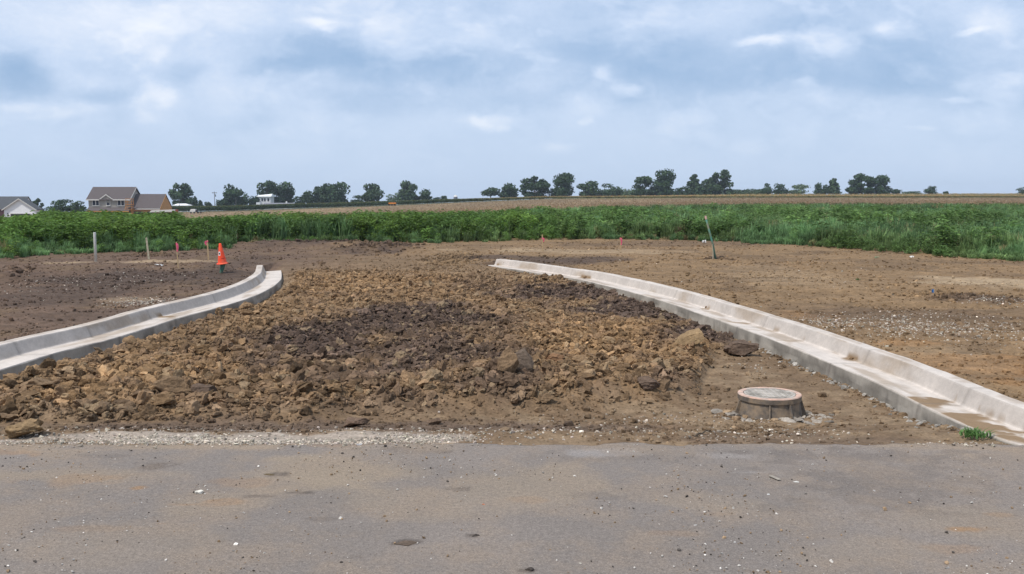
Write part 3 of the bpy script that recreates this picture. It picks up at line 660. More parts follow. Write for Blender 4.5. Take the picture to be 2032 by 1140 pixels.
stake(414, 478, 518, 412.5, 2.6, 'wooden stake with a short pink ribbon, the one just behind the orange cone', M_WOOD, (-1, 480, 489))
stake(1077, 466, 499, 1076, 2.4, 'bare-looking wooden stake with tiny pink ribbon above the far kerb end', M_WOOD, (1, 473, 481))
stake(1232, 473, 499, 1231, 2.6, 'short stake with broad pink ribbon midway between far kerb end and green pole', M_WOOD, (.6, 474, 488))
x, y, z = gz(190, 518); hh = 58 / FOC * y
t = empty('marker_post', (x, y, z), 'white round marker post standing before the weeds', 'post')
MB().tube([(0, 0, -.1), (.0, 0, hh - .02), (.0, 0, hh - .008)], [.036, .036, .034], 14).build('shaft', M_WHT, t, smooth=True)
MB().tube([(0, 0, hh - .008), (0, 0, hh)], [.039, .03], 14).build('cap', M_WHT, t)
# green leaning pole
x, y, z = gz(1422, 519); hh = 86 / FOC * y; dx = -23 / FOC * y
t = empty('leaning_pole', (x, y, z), 'tall green pole leaning out of a small heap of soil before the weeds', 'pole')
MB().tube([(0, 0, -.15), (dx * .3, .02, hh * .3), (dx * .93, .06, hh * .92)], [.027, .027, .026], 12).build('pole', M_GRN, t, smooth=True)
MB().tube([(dx * .93, .06, hh * .92), (dx, .065, hh)], [.029, .028], 12).build('pale_tip', simple('faded_pink_tip', (.55, .36, .30), .7), t)
b = MB(); b.tube([(-.11, -.02, -.05), (-.10, 0, .18), (-.13, 0, .42)], [.012, .012, .010], 6); b.build('lath', M_WOOD2, t)
# cone on a green stub
x, y, z = gz(439, 543)
k = y / FOC
t = empty('traffic_cone', (x + 3 * k, y, z + 18 * k), 'orange traffic cone tilted on top of a green stub post', 'traffic cone')
tilt = R(-5)
b = MB(); b.lathe([(.0, 41 * k), (1.8 * k, 41 * k), (2.4 * k, 39.5 * k), (8.6 * k, 3 * k), (8.9 * k, .8 * k)], 32); body = b.build('cone_body', M_ORG, t, smooth=True)
b = MB(); n = 24
b.lathe([(8 * k, 2.6 * k), (9.3 * k, 2.4 * k), (11.2 * k, 1.3 * k), (11.5 * k, .5 * k), (11.3 * k, -.4 * k), (7.5 * k, -.2 * k)], 8); base = b.build('cone_base', M_ORG, t)
M_BLK = simple('black_ink', (.02, .02, .02), .6, .1); M_WTAG = simple('white_label', (.75, .75, .72), .5, .05)
rr = 5.6 * k
def conepatch(a0, a1, z0, z1, mat, nm, ex):
    vs = []; m = 5
    for i in range(m + 1):
        a = a0 + (a1 - a0) * i / m
        for zz in (z0, z1):
            r_ = (8.6 * k + (2.4 * k - 8.6 * k) * (zz - 3 * k) / (36.5 * k)) + ex
            vs.append((r_ * math.cos(a), r_ * math.sin(a), zz))
    b = MB(); b.add(vs, [(2 * i, 2 * i + 2, 2 * i + 3, 2 * i + 1) for i in range(m)]); return b.build(nm, mat, t)
conepatch(R(-150), R(-105), 17.5 * k, 25 * k, M_WTAG, 'label_patch', .002); conepatch(R(-138), R(-113), 19.3 * k, 23 * k, M_BLK, 'label_mark', .004)
conepatch(R(-95), R(-45), 10.5 * k, 12 * k, simple('scuff', (.45, .03, .015), .7), 'scuff_mark', .0015)
t.rotation_euler = (R(2), tilt, R(15))
t2 = MB(); t2.tube([(0, 0, -.12), (-.5 * k, 0, 0), (3 * k, 0, 12 * k), (4 * k, 0, 19 * k)], [2.6 * k, 3.0 * k, 4.6 * k, 5.4 * k], 10)
o = t2.build('stub_post', M_GRN, None, (x, y, z)); tag(o, 'short green stub post under the orange cone', 'post')
# blue pin flag
x, y, z = gz(1853, 586)
t = empty('marker_flag', (x, y, z), 'tiny blue marker flag beside the sandy puddle', 'flag')
MB().tube([(0, 0, -.05), (0, 0, .12)], [.003, .003], 6).build('wire', M_WHT, t)
b = MB(); b.add([(0, 0, .05), (-.035, .01, .06), (-.04, -.005, .12), (0, 0, .12), (0, .004, .05), (-.035, .014, .06), (-.04, 0, .12), (0, .004, .12)], [(0,1,2,3),(7,6,5,4),(0,4,5,1),(1,5,6,2),(2,6,7,3),(3,7,4,0)]); b.build('cloth', simple('blue_flag', (.04, .16, .42), .6), t)
# litter
def scrap(px, row, w, h, mat, label, seed, nm='paper_scrap'):
    x, y, z = gz(px, row); r = random.Random(seed); k = w / FOC * y / 2; vs = []; n = 5
    for i in range(n):
        for j in range(n): vs.append(((i / (n - 1) - .5) * 2 * k, (j / (n - 1) - .5) * 1.6 * k, .01 + h * r.random()))
    b = MB(); b.add(vs, [(i * n + j, (i + 1) * n + j, (i + 1) * n + j + 1, i * n + j + 1) for i in range(n - 1) for j in range(n - 1)])
    o = b.build(nm, mat, None, (x, y, z)); tag(o, label, 'litter'); s_ = o.modifiers.new('t', 'SOLIDIFY'); s_.thickness = .003
M_PAPER = simple('white_paper', (.72, .70, .67), .7, .1)
scrap(1397, 485, 7, .12, M_PAPER, 'crumpled white scrap near the foot of the weeds by the green pole', 1)
scrap(316, 529, 14, .05, M_PAPER, 'flat white scrap on the pale streak between the stakes', 2)
scrap(1809, 515, 7, .06, M_PAPER, 'small white scrap on the soil in front of the far weeds', 3)
scrap(1740, 513, 9, .03, simple('green_litter', (.16, .30, .17), .7), 'faded green scrap lying in front of the weeds', 4)
x, y = (float(v) for v in at(1542, 950, 0)); b = MB(); b.add([(-.035,-.05,.003),(-.01,-.055,.003),(-.0,.05,.004),(-.03,.055,.004),(-.035,-.05,.006),(-.01,-.055,.006),(-.0,.05,.007),(-.03,.055,.007)], [(3,2,1,0),(4,5,6,7),(0,1,5,4),(1,2,6,5),(2,3,7,6),(3,0,4,7)])
o = b.build('tape_strip', simple('tape', (.30, .26, .21), .7), None, (x, y, .004)); o.rotation_euler = (0, 0, R(25)); tag(o, 'short tan strip of tape lying on the asphalt', 'tape')

# ------------------------------------------------------------------ plants
def diamond(base, d, nrm, L, W, fold=.25):
    d = d / np.linalg.norm(d); s = np.cross(d, nrm); s /= (np.linalg.norm(s) + 1e-9); n2 = np.cross(s, d)
    return [base, base + d * L * .5 + s * W / 2 + n2 * L * fold * .3, base + d * L - n2 * L * fold * .5, base + d * L * .5 - s * W / 2 + n2 * L * fold * .3]
def leafy(seed, n=70, bushy=.32, ll=.14, lw=.07, top=.4):
    r = np.random.RandomState(seed); V = []; Sd = []
    stems = [(r.uniform(-.15, .15), r.uniform(-.15, .15), r.uniform(.7, 1.0)) for _ in range(4)]
    for i in range(n):
        sx, sy, sh = stems[i % 4]; h = r.uniform(.12, 1) ** .8 * sh
        rad = bushy * (1 - (h / sh) ** 2 * (1 - top)) * r.uniform(.25, 1)
        a = r.uniform(0, 6.283); p = np.array([sx * h + rad * math.cos(a), sy * h + rad * math.sin(a), h])
        d = np.array([math.cos(a), math.sin(a), r.uniform(-.5, .7)]); nr = np.array([r.normal() * .4, r.normal() * .4, 1.])
        L = ll * r.uniform(.7, 1.4); V += diamond(p - d * L * .4, d, nr, L, lw * r.uniform(.7, 1.3))
        g = r.uniform(.75, 1.25); Sd += [[g * 1.03, g, g * .9]] * 4
    for sx, sy, sh in stems:
        V += [np.array([0, 0, -.05]), np.array([.012, 0, -.05]), np.array([sx * sh + .008, sy * sh, sh * .95]), np.array([sx * sh, sy * sh, sh * .95])]; Sd += [[1.1, .8, .7]] * 4
    V = np.array(V); F = np.arange(len(V)).reshape(-1, 4); return V, F, np.array(Sd)
def grassy(seed, n=46, spread=.22):
    r = np.random.RandomState(seed); V = []; Sd = []
    for i in range(n):
        a = r.uniform(0, 6.283); q = r.uniform(0, spread); p = np.array([q * math.cos(a), q * math.sin(a), 0]); b = r.uniform(0, 6.283)
        h = r.uniform(.5, 1.0); lean = r.uniform(.02, .28); w = r.uniform(.012, .026)
        t = np.array([math.cos(b), math.sin(b), 0]); s = np.array([-t[1], t[0], 0]) * w
        z0 = p + [0, 0, 0]; m_ = p + t * lean * .35 + [0, 0, h * .6]; e = p + t * lean + [0, 0, h * r.uniform(.85, 1)]
        V += [z0 - s, z0 + s, m_ + s, m_ - s, m_ - s, m_ + s, e + s * .2, e - s * .2]; g = r.uniform(.75, 1.25); Sd += [[g, g, g]] * 4 + [[g * 1.1, g * 1.12, g * 1.05]] * 4
        if i % 2 == 0:
            for _ in range(2):
                hh = r.uniform(.3, .95); pp = p + t * lean * hh + np.array([0, 0, h * hh]); c = r.uniform(0, 6.283); d = np.array([math.cos(c), math.sin(c), r.uniform(.3, 1.2)])
                V += diamond(pp, d, np.array([0, 0, 1.]) + r.normal(size=3) * .3, r.uniform(.08, .16), .022); Sd += [[g, g, g]] * 4
    V = np.array(V); return V, np.arange(len(V)).reshape(-1, 4), np.array(Sd)
LEAFY = [leafy(200 + i) for i in range(8)]; GRASSY = [grassy(300 + i) for i in range(8)]
FR_PX = [-1200, -200, 0, 60, 110, 190, 300, 450, 470, 540, 700, 850, 1000, 1150, 1300, 1450, 1500, 1600, 1700, 1800, 1900, 2032, 2300, 3300]
FR_RW = [540, 522, 513, 507, 503, 500, 497, 494, 480, 481, 481, 482, 476, 475, 474, 479, 484, 488, 494, 501, 508, 515, 522, 540]
W_PX = [-1200, 0, 60, 75, 200, 350, 366, 450, 520, 600, 750, 900, 1000, 1080, 1180, 1300, 1450, 1800, 2032, 3300]
W_RW = [430, 431, 427, 421, 422, 421, 434, 430, 426, 422, 421, 419, 416, 410, 407, 405, 403, 403, 404, 404]
def pxof(x, y): return 1016 + 1908 * x / y
def weeds():
    r = np.random.RandomState(77)
    def pts(n, d0, d1, pw=1.0):
        d = d0 * (d1 / d0) ** (r.uniform(0, 1, n) ** pw); u = r.uniform(-.66, .66, n); return u * d, d
    x, y = pts(26000, 25, 112, 1.15)
    px = pxof(x, y); fr = at(px, np.interp(px, FR_PX, FR_RW) + 2, .12)[1]; fr = fr + 1.6 * (fbm(x * .5, y * 0 + 1, 3, 61) - .5)
    bk = np.interp(px, [-500, 0, 700, 1000, 1200, 1500], [54, 52, 52, 66, 98, 110])
    k = (y > fr) & (y < bk); x, y, px, fr = x[k], y[k], px[k], fr[k]; n = len(x)
    g = H(x, y); W = np.interp(px, W_PX, W_RW); hmax = CAMH - (W - 390) * y / 1908 - g
    cl = fbm(x * .22, y * .22, 3, 62); cl2 = fbm(x * .6, y * .6, 3, 63)
    pleaf = np.interp(px, [0, 300, 900, 1050, 1150, 1400, 2100], [.8, .9, .85, .7, .16, .05, .03])
    front = y - fr
    pleaf = pleaf * np.where(px < 1050, sm(1.0, 4, front + 3 * (cl2 - .3)) * .8 + .2, 1); pleaf = pleaf + .8 * sm(.64, .70, cl) * (px > 1000)
    isl = r.uniform(0, 1, n) < pleaf
    nat = np.where(isl, .95 + .75 * (cl2 - .45) + .12 * r.normal(size=n), .72 + .35 * (cl2 - .5) + .10 * r.normal(size=n))
    nat = nat * (.28 + .72 * sm(-.1, 2.4, front + 1.5 * (cl2 - .5))) 
    hgt = np.clip(nat, .12, None); lump = fbm(x * .45, y * .3, 3, 65); hmax = hmax * (.72 + .62 * lump); hgt = np.minimum(hgt, np.maximum(.15, hmax * r.uniform(.82, 1.10, n)))
    # fill upward where the skyline needs it
    need = hmax * r.uniform(.75, 1.02, n); hgt = np.where(y > bk_edge(px) - 14, np.maximum(hgt, np.minimum(need, 1.5)), hgt)
    wide = np.clip(hgt, .45, 1.3) * r.uniform(.9, 1.35, n) * np.interp(y, [30, 110], [1, 1.7])
    scl = np.stack([wide, wide, hgt], -1)
    a = r.uniform(0, 6.283, n); rot = np.zeros((n, 3, 3)); rot[:, 0, 0] = np.cos(a); rot[:, 0, 1] = -np.sin(a); rot[:, 1, 0] = np.sin(a); rot[:, 1, 1] = np.cos(a); rot[:, 2, 2] = 1
    cg = fbm(x * .35, y * .35, 3, 64)[:, None]
    tl = mixc(np.repeat(np.array([[.098, .176, .044]]), n, 0), (.12, .20, .045), sm(.5, .62, cl2)); tl0 = tl; tg = mixc(np.repeat(np.array([[.130, .214, .090]]), n, 0), (.14, .20, .075), sm(.5, .62, cl))
    tl = mixc(tl, (.112, .192, .064), .8 * sm(1000, 1200, px)); tint = np.where(isl[:, None], tl, tg); dd = (r.uniform(0, 1, n) < .035) & ~isl; tint = np.where(dd[:, None], np.array((.26, .21, .11))[None], tint); tint = tint * (.55 + .9 * cg) * np.exp(r.normal(0, .22, (n, 1)))
    idx = np.where(isl, r.randint(0, 8, n), 8 + r.randint(0, 8, n)); pos = np.stack([x, y, g - .02], -1)
    for nm, sel, lb in (('leafy_weeds', isl, 'tall leafy green weeds massed behind the bare soil'), ('grassy_weeds', ~isl, 'blue-green grassy weeds spreading to the crop field')):
        V, F, C = merge(LEAFY + GRASSY, pos[sel], rot[sel], scl[sel], tint[sel], idx[sel])
        tag(link(nm, np_mesh(nm, V, F, C), M_LEAF), lb, 'weeds', None, 'stuff')
    print('weeds', n)
def bk_edge(px): return np.interp(px, [-500, 0, 700, 1000, 1200, 1500], [54, 52, 52, 66, 98, 110])
weeds()
def tuft(px, row, wpx, label, seed, n=40, col=(.10, .19, .055), z=0.0):
    x, y = (float(v) for v in at(px, row, z)); w = wpx / FOC * y; V, F, Sd = grassy(seed, n, .42); V = V * np.array([w * 1.2, w, w * .27])
    o = link('grass_tuft', np_mesh('grass_tuft', V, [F], np.array(col) * Sd), M_LEAF, None, (x, y, z)); tag(o, label, 'grass tuft')
tuft(1935, 866, 66, 'bright green grass tuft growing at the gutter lip near the road', 501, 110)
tuft(1703, 556, 14, 'small green weed sprout alone on the bare tan soil', 502, 40, (.07, .13, .04), .12)
tuft(1570, 523, 12, 'tiny dull sprout on the bare soil right of the leaning pole', 503, 40, (.07, .12, .05), .12)

def corn_proto(seed):
    r = np.random.RandomState(seed); V = []; Sd = []
    for i in range(9):
        h = .15 + .75 * i / 9; a = r.uniform(0, 6.283); d = np.array([math.cos(a), math.sin(a), .7]); V += diamond(np.array([0, 0, h]), d, np.array([0, 0, 1.]) + .3 * r.normal(size=3), r.uniform(.3, .5), .09, .6); g = r.uniform(.8, 1.2); Sd += [[g, g, g]] * 4
    for k in range(3):
        a = r.uniform(0, 6.283); V += diamond(np.array([0, 0, .86]), np.array([.25 * math.cos(a), .25 * math.sin(a), 1]), np.array([1., 0, 0]), .2, .05); Sd += [[2.6, 1.5, 1.5]] * 4
    V = np.array(V); return V, np.arange(len(V)).reshape(-1, 4), np.array(Sd)
def crops():
    r = np.random.RandomState(88); P = [corn_proto(400 + i) for i in range(6)]
    n = 26000; y = np.where(r.uniform(0, 1, n) < .45, 361 + r.uniform(0, 14, n), 361 + r.uniform(0, 1, n) ** 1.3 * 150); px = r.uniform(200, 2300, n); x = (px - 1016) / 1908 * y
    hh = np.interp(px, [300, 700, 1080, 1500], [2.1, 1.75, 1.0, .8]) * r.uniform(.85, 1.12, n); g = H(x, y); w = np.interp(px, [300, 1500], [2.6, 2.2])
    a = r.uniform(0, 6.283, n); rot = np.zeros((n, 3, 3)); rot[:, 0, 0] = np.cos(a); rot[:, 0, 1] = -np.sin(a); rot[:, 1, 0] = np.sin(a); rot[:, 1, 1] = np.cos(a); rot[:, 2, 2] = 1
    tint = mixc(np.repeat(np.array([[.055, .085, .028]]), n, 0), (.24, .225, .10), sm(850, 1200, px)) * np.exp(r.normal(0, .15, (n, 1)))
    V, F, C = merge(P, np.stack([x, y, g], -1), rot, np.stack([w, w, hh], -1), tint, r.randint(0, 6, n))
    tag(link('crop_rows', np_mesh('crop_rows', V, F, C), M_LEAF), 'distant strip of green crop along the skyline', 'crop', None, 'stuff')
    # short tan crop in the middle distance with a taller green front edge
    n = 30000; px = r.uniform(-100, 2300, n); bk = bk_edge(px); y = bk + 1 + (355 - bk) * r.uniform(0, 1, n) ** 1.5; x = (px - 1016) / 1908 * y; g = H(x, y)
    edge = (y < bk + 16) & (px > 1150); hh = np.where(edge, .75, .38) * r.uniform(.7, 1.3, n)
    tn = np.array((.25, .175, .10)); tint = np.where(edge[:, None], np.array((.085, .11, .045))[None], tn[None]) * np.exp(r.normal(0, .13, (n, 1)))
    a = r.uniform(0, 6.283, n); rot = np.zeros((n, 3, 3)); rot[:, 0, 0] = np.cos(a); rot[:, 0, 1] = -np.sin(a); rot[:, 1, 0] = np.sin(a); rot[:, 1, 1] = np.cos(a); rot[:, 2, 2] = 1
    P2 = [(p[0], p[1], np.clip(p[2], 0, 1.15)) for p in P]
    V, F, C = merge(P2, np.stack([x, y, g], -1), rot, np.stack([hh * 0 + .9, hh * 0 + .9, hh], -1), tint, r.randint(0, 6, n))
    tag(link('stubble', np_mesh('stubble', V, F, C), M_LEAF), 'tan dry crop covering the far field', 'stubble', None, 'stuff')
crops()

# ------------------------------------------------------------------ trees
def gzd(x, y): return float(H(np.array([float(x)]), np.array([float(y)]))[0])
def tree(px0, px1, top, base, d, seed, kind, label, tint=(.034, .052, .022), name=None, grp='trees along the far field'):
    r = np.random.RandomState(seed); xc, _, zt = atd((px0 + px1) / 2, top, d); zb = atd(0, base, d)[2]; zg = min(gzd(xc, d), zb)
    Wd = (px1 - px0 + 3) / 1908 * d; hv = zt - zb; hcrown0 = {'round': -.10, 'airy': -.06, 'conifer': .0, 'flat': .25, 'low': -.1}[kind]
    c0 = zb + hv * hcrown0; Hc = zt - c0
    pts, nr = [], []; lobes = []
    if kind == 'conifer':
        for i in range(9):
            f = i / 9; lobes.append((np.array([r.normal() * .05, 0, f * .92 + .06]), np.array([(.5 * (1 - f) ** .8 + .05) * r.uniform(.7, 1.15), .5 * (1 - f) ** .8 + .05, .07]), 1))
    else:
        nl = {'round': 16, 'airy': 26, 'flat': 14, 'low': 12}[kind]; rs_ = {'round': .25, 'airy': .155, 'flat': .2, 'low': .26}[kind]
        for i in range(nl):
            a = r.uniform(0, 6.283); h = (r.uniform(.08, .9) if i > 5 else r.uniform(.06, .25)) if kind != 'flat' else r.uniform(.5, .9)
            env = math.sqrt(max(.05, 1 - ((h - .42) / .62) ** 2)) if kind != 'flat' else .9
            q = r.uniform(.25, .75) ** .6 * .42 * env
            s = rs_ * r.uniform(.7, 1.25); lobes.append((np.array([q * math.cos(a), q * math.sin(a), h]), np.array([s, s, s * r.uniform(.75, 1)]), s ** 2 * 25))
        if kind == 'round': lobes.append((np.array([0, 0, .42]), np.array([.3, .3, .34]), 2.5))
    tot = sum(l[2] for l in lobes); N = int(np.clip(Wd * hv * 19, 900, 4800)); V = []; C = []
    for c, sc, w in lobes:
        m = int(N * w / tot) + 4; v = r.normal(size=(m, 3)); v /= np.linalg.norm(v, axis=1)[:, None]; v *= (r.uniform(.35, 1.08, (m, 1)) ** .6)
        p = c + v * sc; pts.append(p); nr.append(v)
    P = np.concatenate(pts); Nn = np.concatenate(nr); lo = P.min(0); hi = P.max(0); cen = (lo + hi) / 2
    sx = Wd / (hi[0] - lo[0]); sz = Hc / (hi[2] - lo[2])
    Pw = np.stack([(P[:, 0] - cen[0]) * sx, (P[:, 1] - cen[1]) * sx, (P[:, 2] - lo[2]) * sz], -1)
    ls = np.clip(min(Wd, hv) * .075, .28, .55)
    t1 = np.cross(Nn + .7 * r.normal(size=Nn.shape), r.normal(size=Nn.shape)); t1 /= np.linalg.norm(t1, axis=1)[:, None]; t2 = np.cross(Nn + .7 * r.normal(size=Nn.shape), t1); t2 /= np.linalg.norm(t2, axis=1)[:, None]
    s1 = ls * r.uniform(.6, 1.35, (len(Pw), 1)); s2 = ls * r.uniform(.5, 1.1, (len(Pw), 1))
    Q = np.stack([Pw - t1 * s1 - t2 * s2 * .3, Pw + t2 * s2 - t1 * s1 * .2, Pw + t1 * s1 + t2 * s2 * .2, Pw - t2 * s2], 1).reshape(-1, 3)
    Cc = np.array(tint)[None] * np.exp(r.normal(0, .22, (len(Pw), 1))) * (1 + .5 * (fbm(Pw[:, 0] * .5, Pw[:, 2] * .5, 2, seed)[:, None] - .5)); Cc = np.repeat(Cc, 4, 0)
    Q[:, 2] += c0 - zg
    t = empty(name or {'conifer': 'conifer_tree', 'low': 'bush'}.get(kind, 'broadleaf_tree'), (xc, d, zg), label, 'bush' if kind == 'low' else 'tree', grp)
    link('crown', np_mesh('crown', Q, [np.arange(len(Q)).reshape(-1, 4)], Cc), M_TREE, t)
    b = MB(); tr = max(.12, Wd * .022); hk = c0 - zg + Hc * .45
    b.tube([(0, 0, -.3), (r.normal() * .1, 0, hk * .5), (r.normal() * .2, 0, hk), (r.normal() * .2, 0, hk + Hc * .3)], [tr * 1.3, tr, tr * .7, tr * .2], 7)
    for c, sc, w in lobes[:8]:
        e = ((c[0] - cen[0]) * sx, (c[1] - cen[1]) * sx, (c[2] - lo[2]) * sz + c0 - zg); s0 = hk * r.uniform(.45, .9)
        if kind != 'conifer': b.tube([(0, 0, s0), (e[0] * .5, e[1] * .5, (s0 + e[2]) * .52), e], [tr * .5, tr * .35, tr * .12], 5)
    b.build('trunk', M_BARK, t)
    return t
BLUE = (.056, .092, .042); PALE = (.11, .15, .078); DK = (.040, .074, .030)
TREES = [
 (61,85,394,420,300,'airy','small tree just behind the white garage roof',BLUE),
 (92,128,399,419,330,'low','dark bushy tree at the outer end of the clump left of the grey house',DK),
 (112,150,396,419,335,'low','tallest middle bushy tree of the clump left of the grey house',DK),
 (140,169,399,419,332,'low','bushy tree of the clump closest to the grey house',BLUE),
 (337,386,364,412,430,'airy','tall open tree rising behind the white shed by the unfinished garage',BLUE),
 (380,393,390,412,440,'conifer','narrow dark conifer touching the tall open tree behind the white shed',BLUE),
 (391,405,398,412,445,'conifer','tiny conifer between the tall open tree and the utility pole',BLUE),
 (407,421,400,412,450,'round','tiny round tree right next to the utility pole',BLUE),
 (438,489,366,410,450,'round','big round tree just right of the utility pole',DK),
 (430,446,395,411,446,'low','low bush at the foot of the big round tree by the utility pole',DK),
 (488,515,389,409,455,'round','small dark tree left of the white farmhouse',DK),
 (509,549,359,405,470,'airy','tall tree rising straight behind the white farmhouse',BLUE),
 (540,584,361,405,475,'round','dense rounded tree right behind the white farmhouse corner',DK),
 (582,604,390,406,470,'low','low bush between the farmhouse trees and the broad double tree',DK),
 (597,622,378,405,468,'round','small tree leaning on the left side of the broad double tree',BLUE),
 (620,650,370,404,472,'round','left shoulder tree of the broad double tree',BLUE),
 (634,693,361,404,470,'round','broadest dark tree between the farmhouse and the orange machine',DK),
 (696,726,388,402,480,'low','low pale bush left of the tree nearest the orange machine',BLUE),
 (718,761,365,400,475,'round','round tree standing left above the orange machine',BLUE),
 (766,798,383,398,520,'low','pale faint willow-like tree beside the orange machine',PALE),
 (789,828,359,397,480,'round','tall upright dark tree right above the orange machine',BLUE),
 (832,856,375,396,480,'round','small pale-edged tree to the right of the tall upright dark tree',BLUE),
 (820,836,389,397,485,'low','low bush joining the tall upright tree and its small neighbour',DK),
 (858,875,392,397,490,'low','very low bush left of the silo, the longer one',BLUE),
 (876,887,389,396,490,'round','tiny round tree just left of the silo',BLUE),
 (955,991,372,394,480,'flat','small flat-topped umbrella-shaped tree',BLUE),
 (989,1028,364,393,480,'round','compact round tree right of the flat-topped tree',DK),
 (1032,1090,350,392,480,'airy','wide open tree with stacked foliage clumps, left of a tall pair',DK),
 (1088,1140,343,391,482,'round','tall square-shouldered tree touching the stacked open tree',DK),
 (1146,1192,358,390,485,'round','rounded medium tree standing right of the tall square-shouldered tree',BLUE),
 (1188,1236,365,389,487,'low','low wide tree between the medium tree and the tallest pair',BLUE),
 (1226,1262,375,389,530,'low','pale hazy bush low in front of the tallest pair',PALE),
 (1251,1294,351,388,485,'airy','left, shorter tree of the tallest pair on the skyline',BLUE),
 (1283,1339,335,388,485,'round','tallest tree on the whole skyline',DK),
 (1335,1370,370,387,500,'low','low dark bush at the right foot of the tallest tree',DK),
 (1359,1398,347,387,492,'conifer','pointed tree between the tallest tree and the feathery tree',BLUE),
 (1393,1420,356,387,492,'round','narrow tree tucked against the left of the feathery tree',BLUE),
 (1406,1453,338,386,490,'airy','tall feathery tree, last big one before the long low bushes',BLUE),
 (1446,1482,376,386,505,'low','low bush beginning right of the tall feathery tree',BLUE),
 (1476,1520,375,385,505,'low','long low bush ending at a small upright tree',BLUE),
 (1513,1533,364,385,495,'round','small upright tree alone at the end of the low bushes',DK),
 (1536,1564,364,385,495,'round','small dark tree joined to the pale willowy tree',DK),
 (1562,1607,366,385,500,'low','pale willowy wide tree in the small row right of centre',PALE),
 (1616,1642,363,384,495,'round','small round tree left of the small pointed conifer',DK),
 (1642,1669,355,384,495,'conifer','small pointed conifer left of the big dark cluster',BLUE),
 (1679,1742,344,384,490,'airy','larger leaning half of the big dark cluster on the open skyline',DK),
 (1736,1769,348,384,490,'round','narrower upright half of the big dark cluster on the open skyline',DK),
 (1758,1787,374,384,492,'low','low bush at the right foot of the big dark cluster',DK),
 (1788,1832,380,385,495,'low','very low long bush between the dark cluster and a lone small tree',BLUE),
 (1836,1859,369,384,490,'round','lone small rounded tree on the bare part of the skyline',DK),
 (1873,1881,380,384,490,'low','tiny bush right of the lone small rounded tree',DK),
 (2021,2052,371,384,490,'round','tree cut off by the picture edge on the bare skyline',DK),
]
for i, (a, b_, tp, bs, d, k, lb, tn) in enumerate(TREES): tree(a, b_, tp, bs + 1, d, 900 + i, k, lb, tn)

def treeline():
    r = np.random.RandomState(31); n = 5200; px = r.uniform(1215, 1530, n); d = r.uniform(540, 560, n); x = (px - 1016) / 1908 * d
    g = H(x, d); top = 390 - 13 * (.35 + .9 * fbm(px * .03, px * 0, 3, 33)); ht = CAMH + (390 - top) / 1908 * d - g
    z = g + ht * r.uniform(.0, 1, n) ** .6; c = np.stack([x, d, z], -1); a = r.normal(size=(n, 3)); a /= np.linalg.norm(a, axis=1)[:, None]; b = np.cross(a, r.normal(size=(n, 3))); b /= np.linalg.norm(b, axis=1)[:, None]
    s_ = r.uniform(.3, .7, (n, 1)); Q = np.stack([c - a * s_, c + b * s_, c + a * s_, c - b * s_], 1).reshape(-1, 3); C = np.repeat(np.array((.06, .09, .05))[None] * np.exp(r.normal(0, .2, (n, 1))), 4, 0)
    tag(link('treeline', np_mesh('treeline', Q, [np.arange(len(Q)).reshape(-1, 4)], C), M_TREE), 'far low belt of woods behind the tallest skyline trees', 'woods', None, 'stuff')
treeline()
x, y = (float(v) for v in at(1378, 868, -.03)); z = float(H(np.array([x]), np.array([y]))[0]); b = MB(); b.tube([(0, 0, .0), (.04, .03, .02), (.07, .05, .012), (.11, .09, .03), (.16, .10, .012)], [.006, .009, .007, .006, .003], 7)
o = b.build('dead_root', M_BARK, None, (x, y, z)); tag(o, 'crooked dark dead root lying between the manhole and the asphalt edge', 'root')

# ------------------------------------------------------------------ houses
M_SIDE = simple('grey_siding', (.33, .305, .265), .8, .06, 2); M_ROOF = simple('dark_shingles', (.105, .088, .085), .9, .18, 6)
M_TRIM = simple('white_trim', (.62, .60, .56), .6, .05); M_GLASS = simple('dark_glass', (.03, .035, .05), .15, .2); M_OSB = simple('tan_sheathing', (.46, .25, .10), .8, .12, 2)
M_WSIDE = simple('white_siding', (.80, .80, .80), .7, .05, 2); M_ROOF2 = simple('slate_shingles', (.085, .09, .095), .9, .2, 5); M_BRICK = simple('brown_block', (.25, .15, .10), .9, .2, 4)
M_BOARD = simple('bare_boards', (.48, .23, .08), .8, .2, 5)
def gable_wall(b, x0, x1, y, z0, ze, zr, th=.15):
    xm = (x0 + x1) / 2; b.add([(x0, y, z0), (x1, y, z0), (x1, y, ze), (xm, y, zr), (x0, y, ze), (x0, y + th, z0), (x1, y + th, z0), (x1, y + th, ze), (xm, y + th, zr), (x0, y + th, ze)], [(0,1,2,3,4),(9,8,7,6,5),(0,5,6,1),(1,6,7,2),(2,7,8,3),(3,8,9,4),(4,9,5,0)])
def roof_y(b, x0, x1, y0, y1, ze, zr, oh=.4, t=.16):
    """ridge along x"""
    ym = (y0 + y1) / 2; sl = (zr - ze) / (ym - y0); e = oh
    for (ya, za, yb, zb) in ((y0 - e, ze - e * sl, ym, zr), (ym, zr, y1 + e, ze - e * sl)):
        b.add([(x0, ya, za), (x1, ya, za), (x1, yb, zb), (x0, yb, zb), (x0, ya, za + t), (x1, ya, za + t), (x1, yb, zb + t), (x0, yb, zb + t)], [(3,2,1,0),(4,5,6,7),(0,1,5,4),(1,2,6,5),(2,3,7,6),(3,0,4,7)])
def roof_x(b, x0, x1, y0, y1, ze, zr, oh=.4, t=.16):
    """ridge along y"""
    xm = (x0 + x1) / 2; sl = (zr - ze) / (xm - x0); e = oh
    for (xa, za, xb, zb) in ((x0 - e, ze - e * sl, xm, zr), (xm, zr, x1 + e, ze - e * sl)):
        b.add([(xa, y0, za), (xb, y0, zb), (xb, y1, zb), (xa, y1, za), (xa, y0, za + t), (xb, y0, zb + t), (xb, y1, zb + t), (xa, y1, za + t)], [(3,2,1,0),(4,5,6,7),(0,1,5,4),(1,2,6,5),(2,3,7,6),(3,0,4,7)])
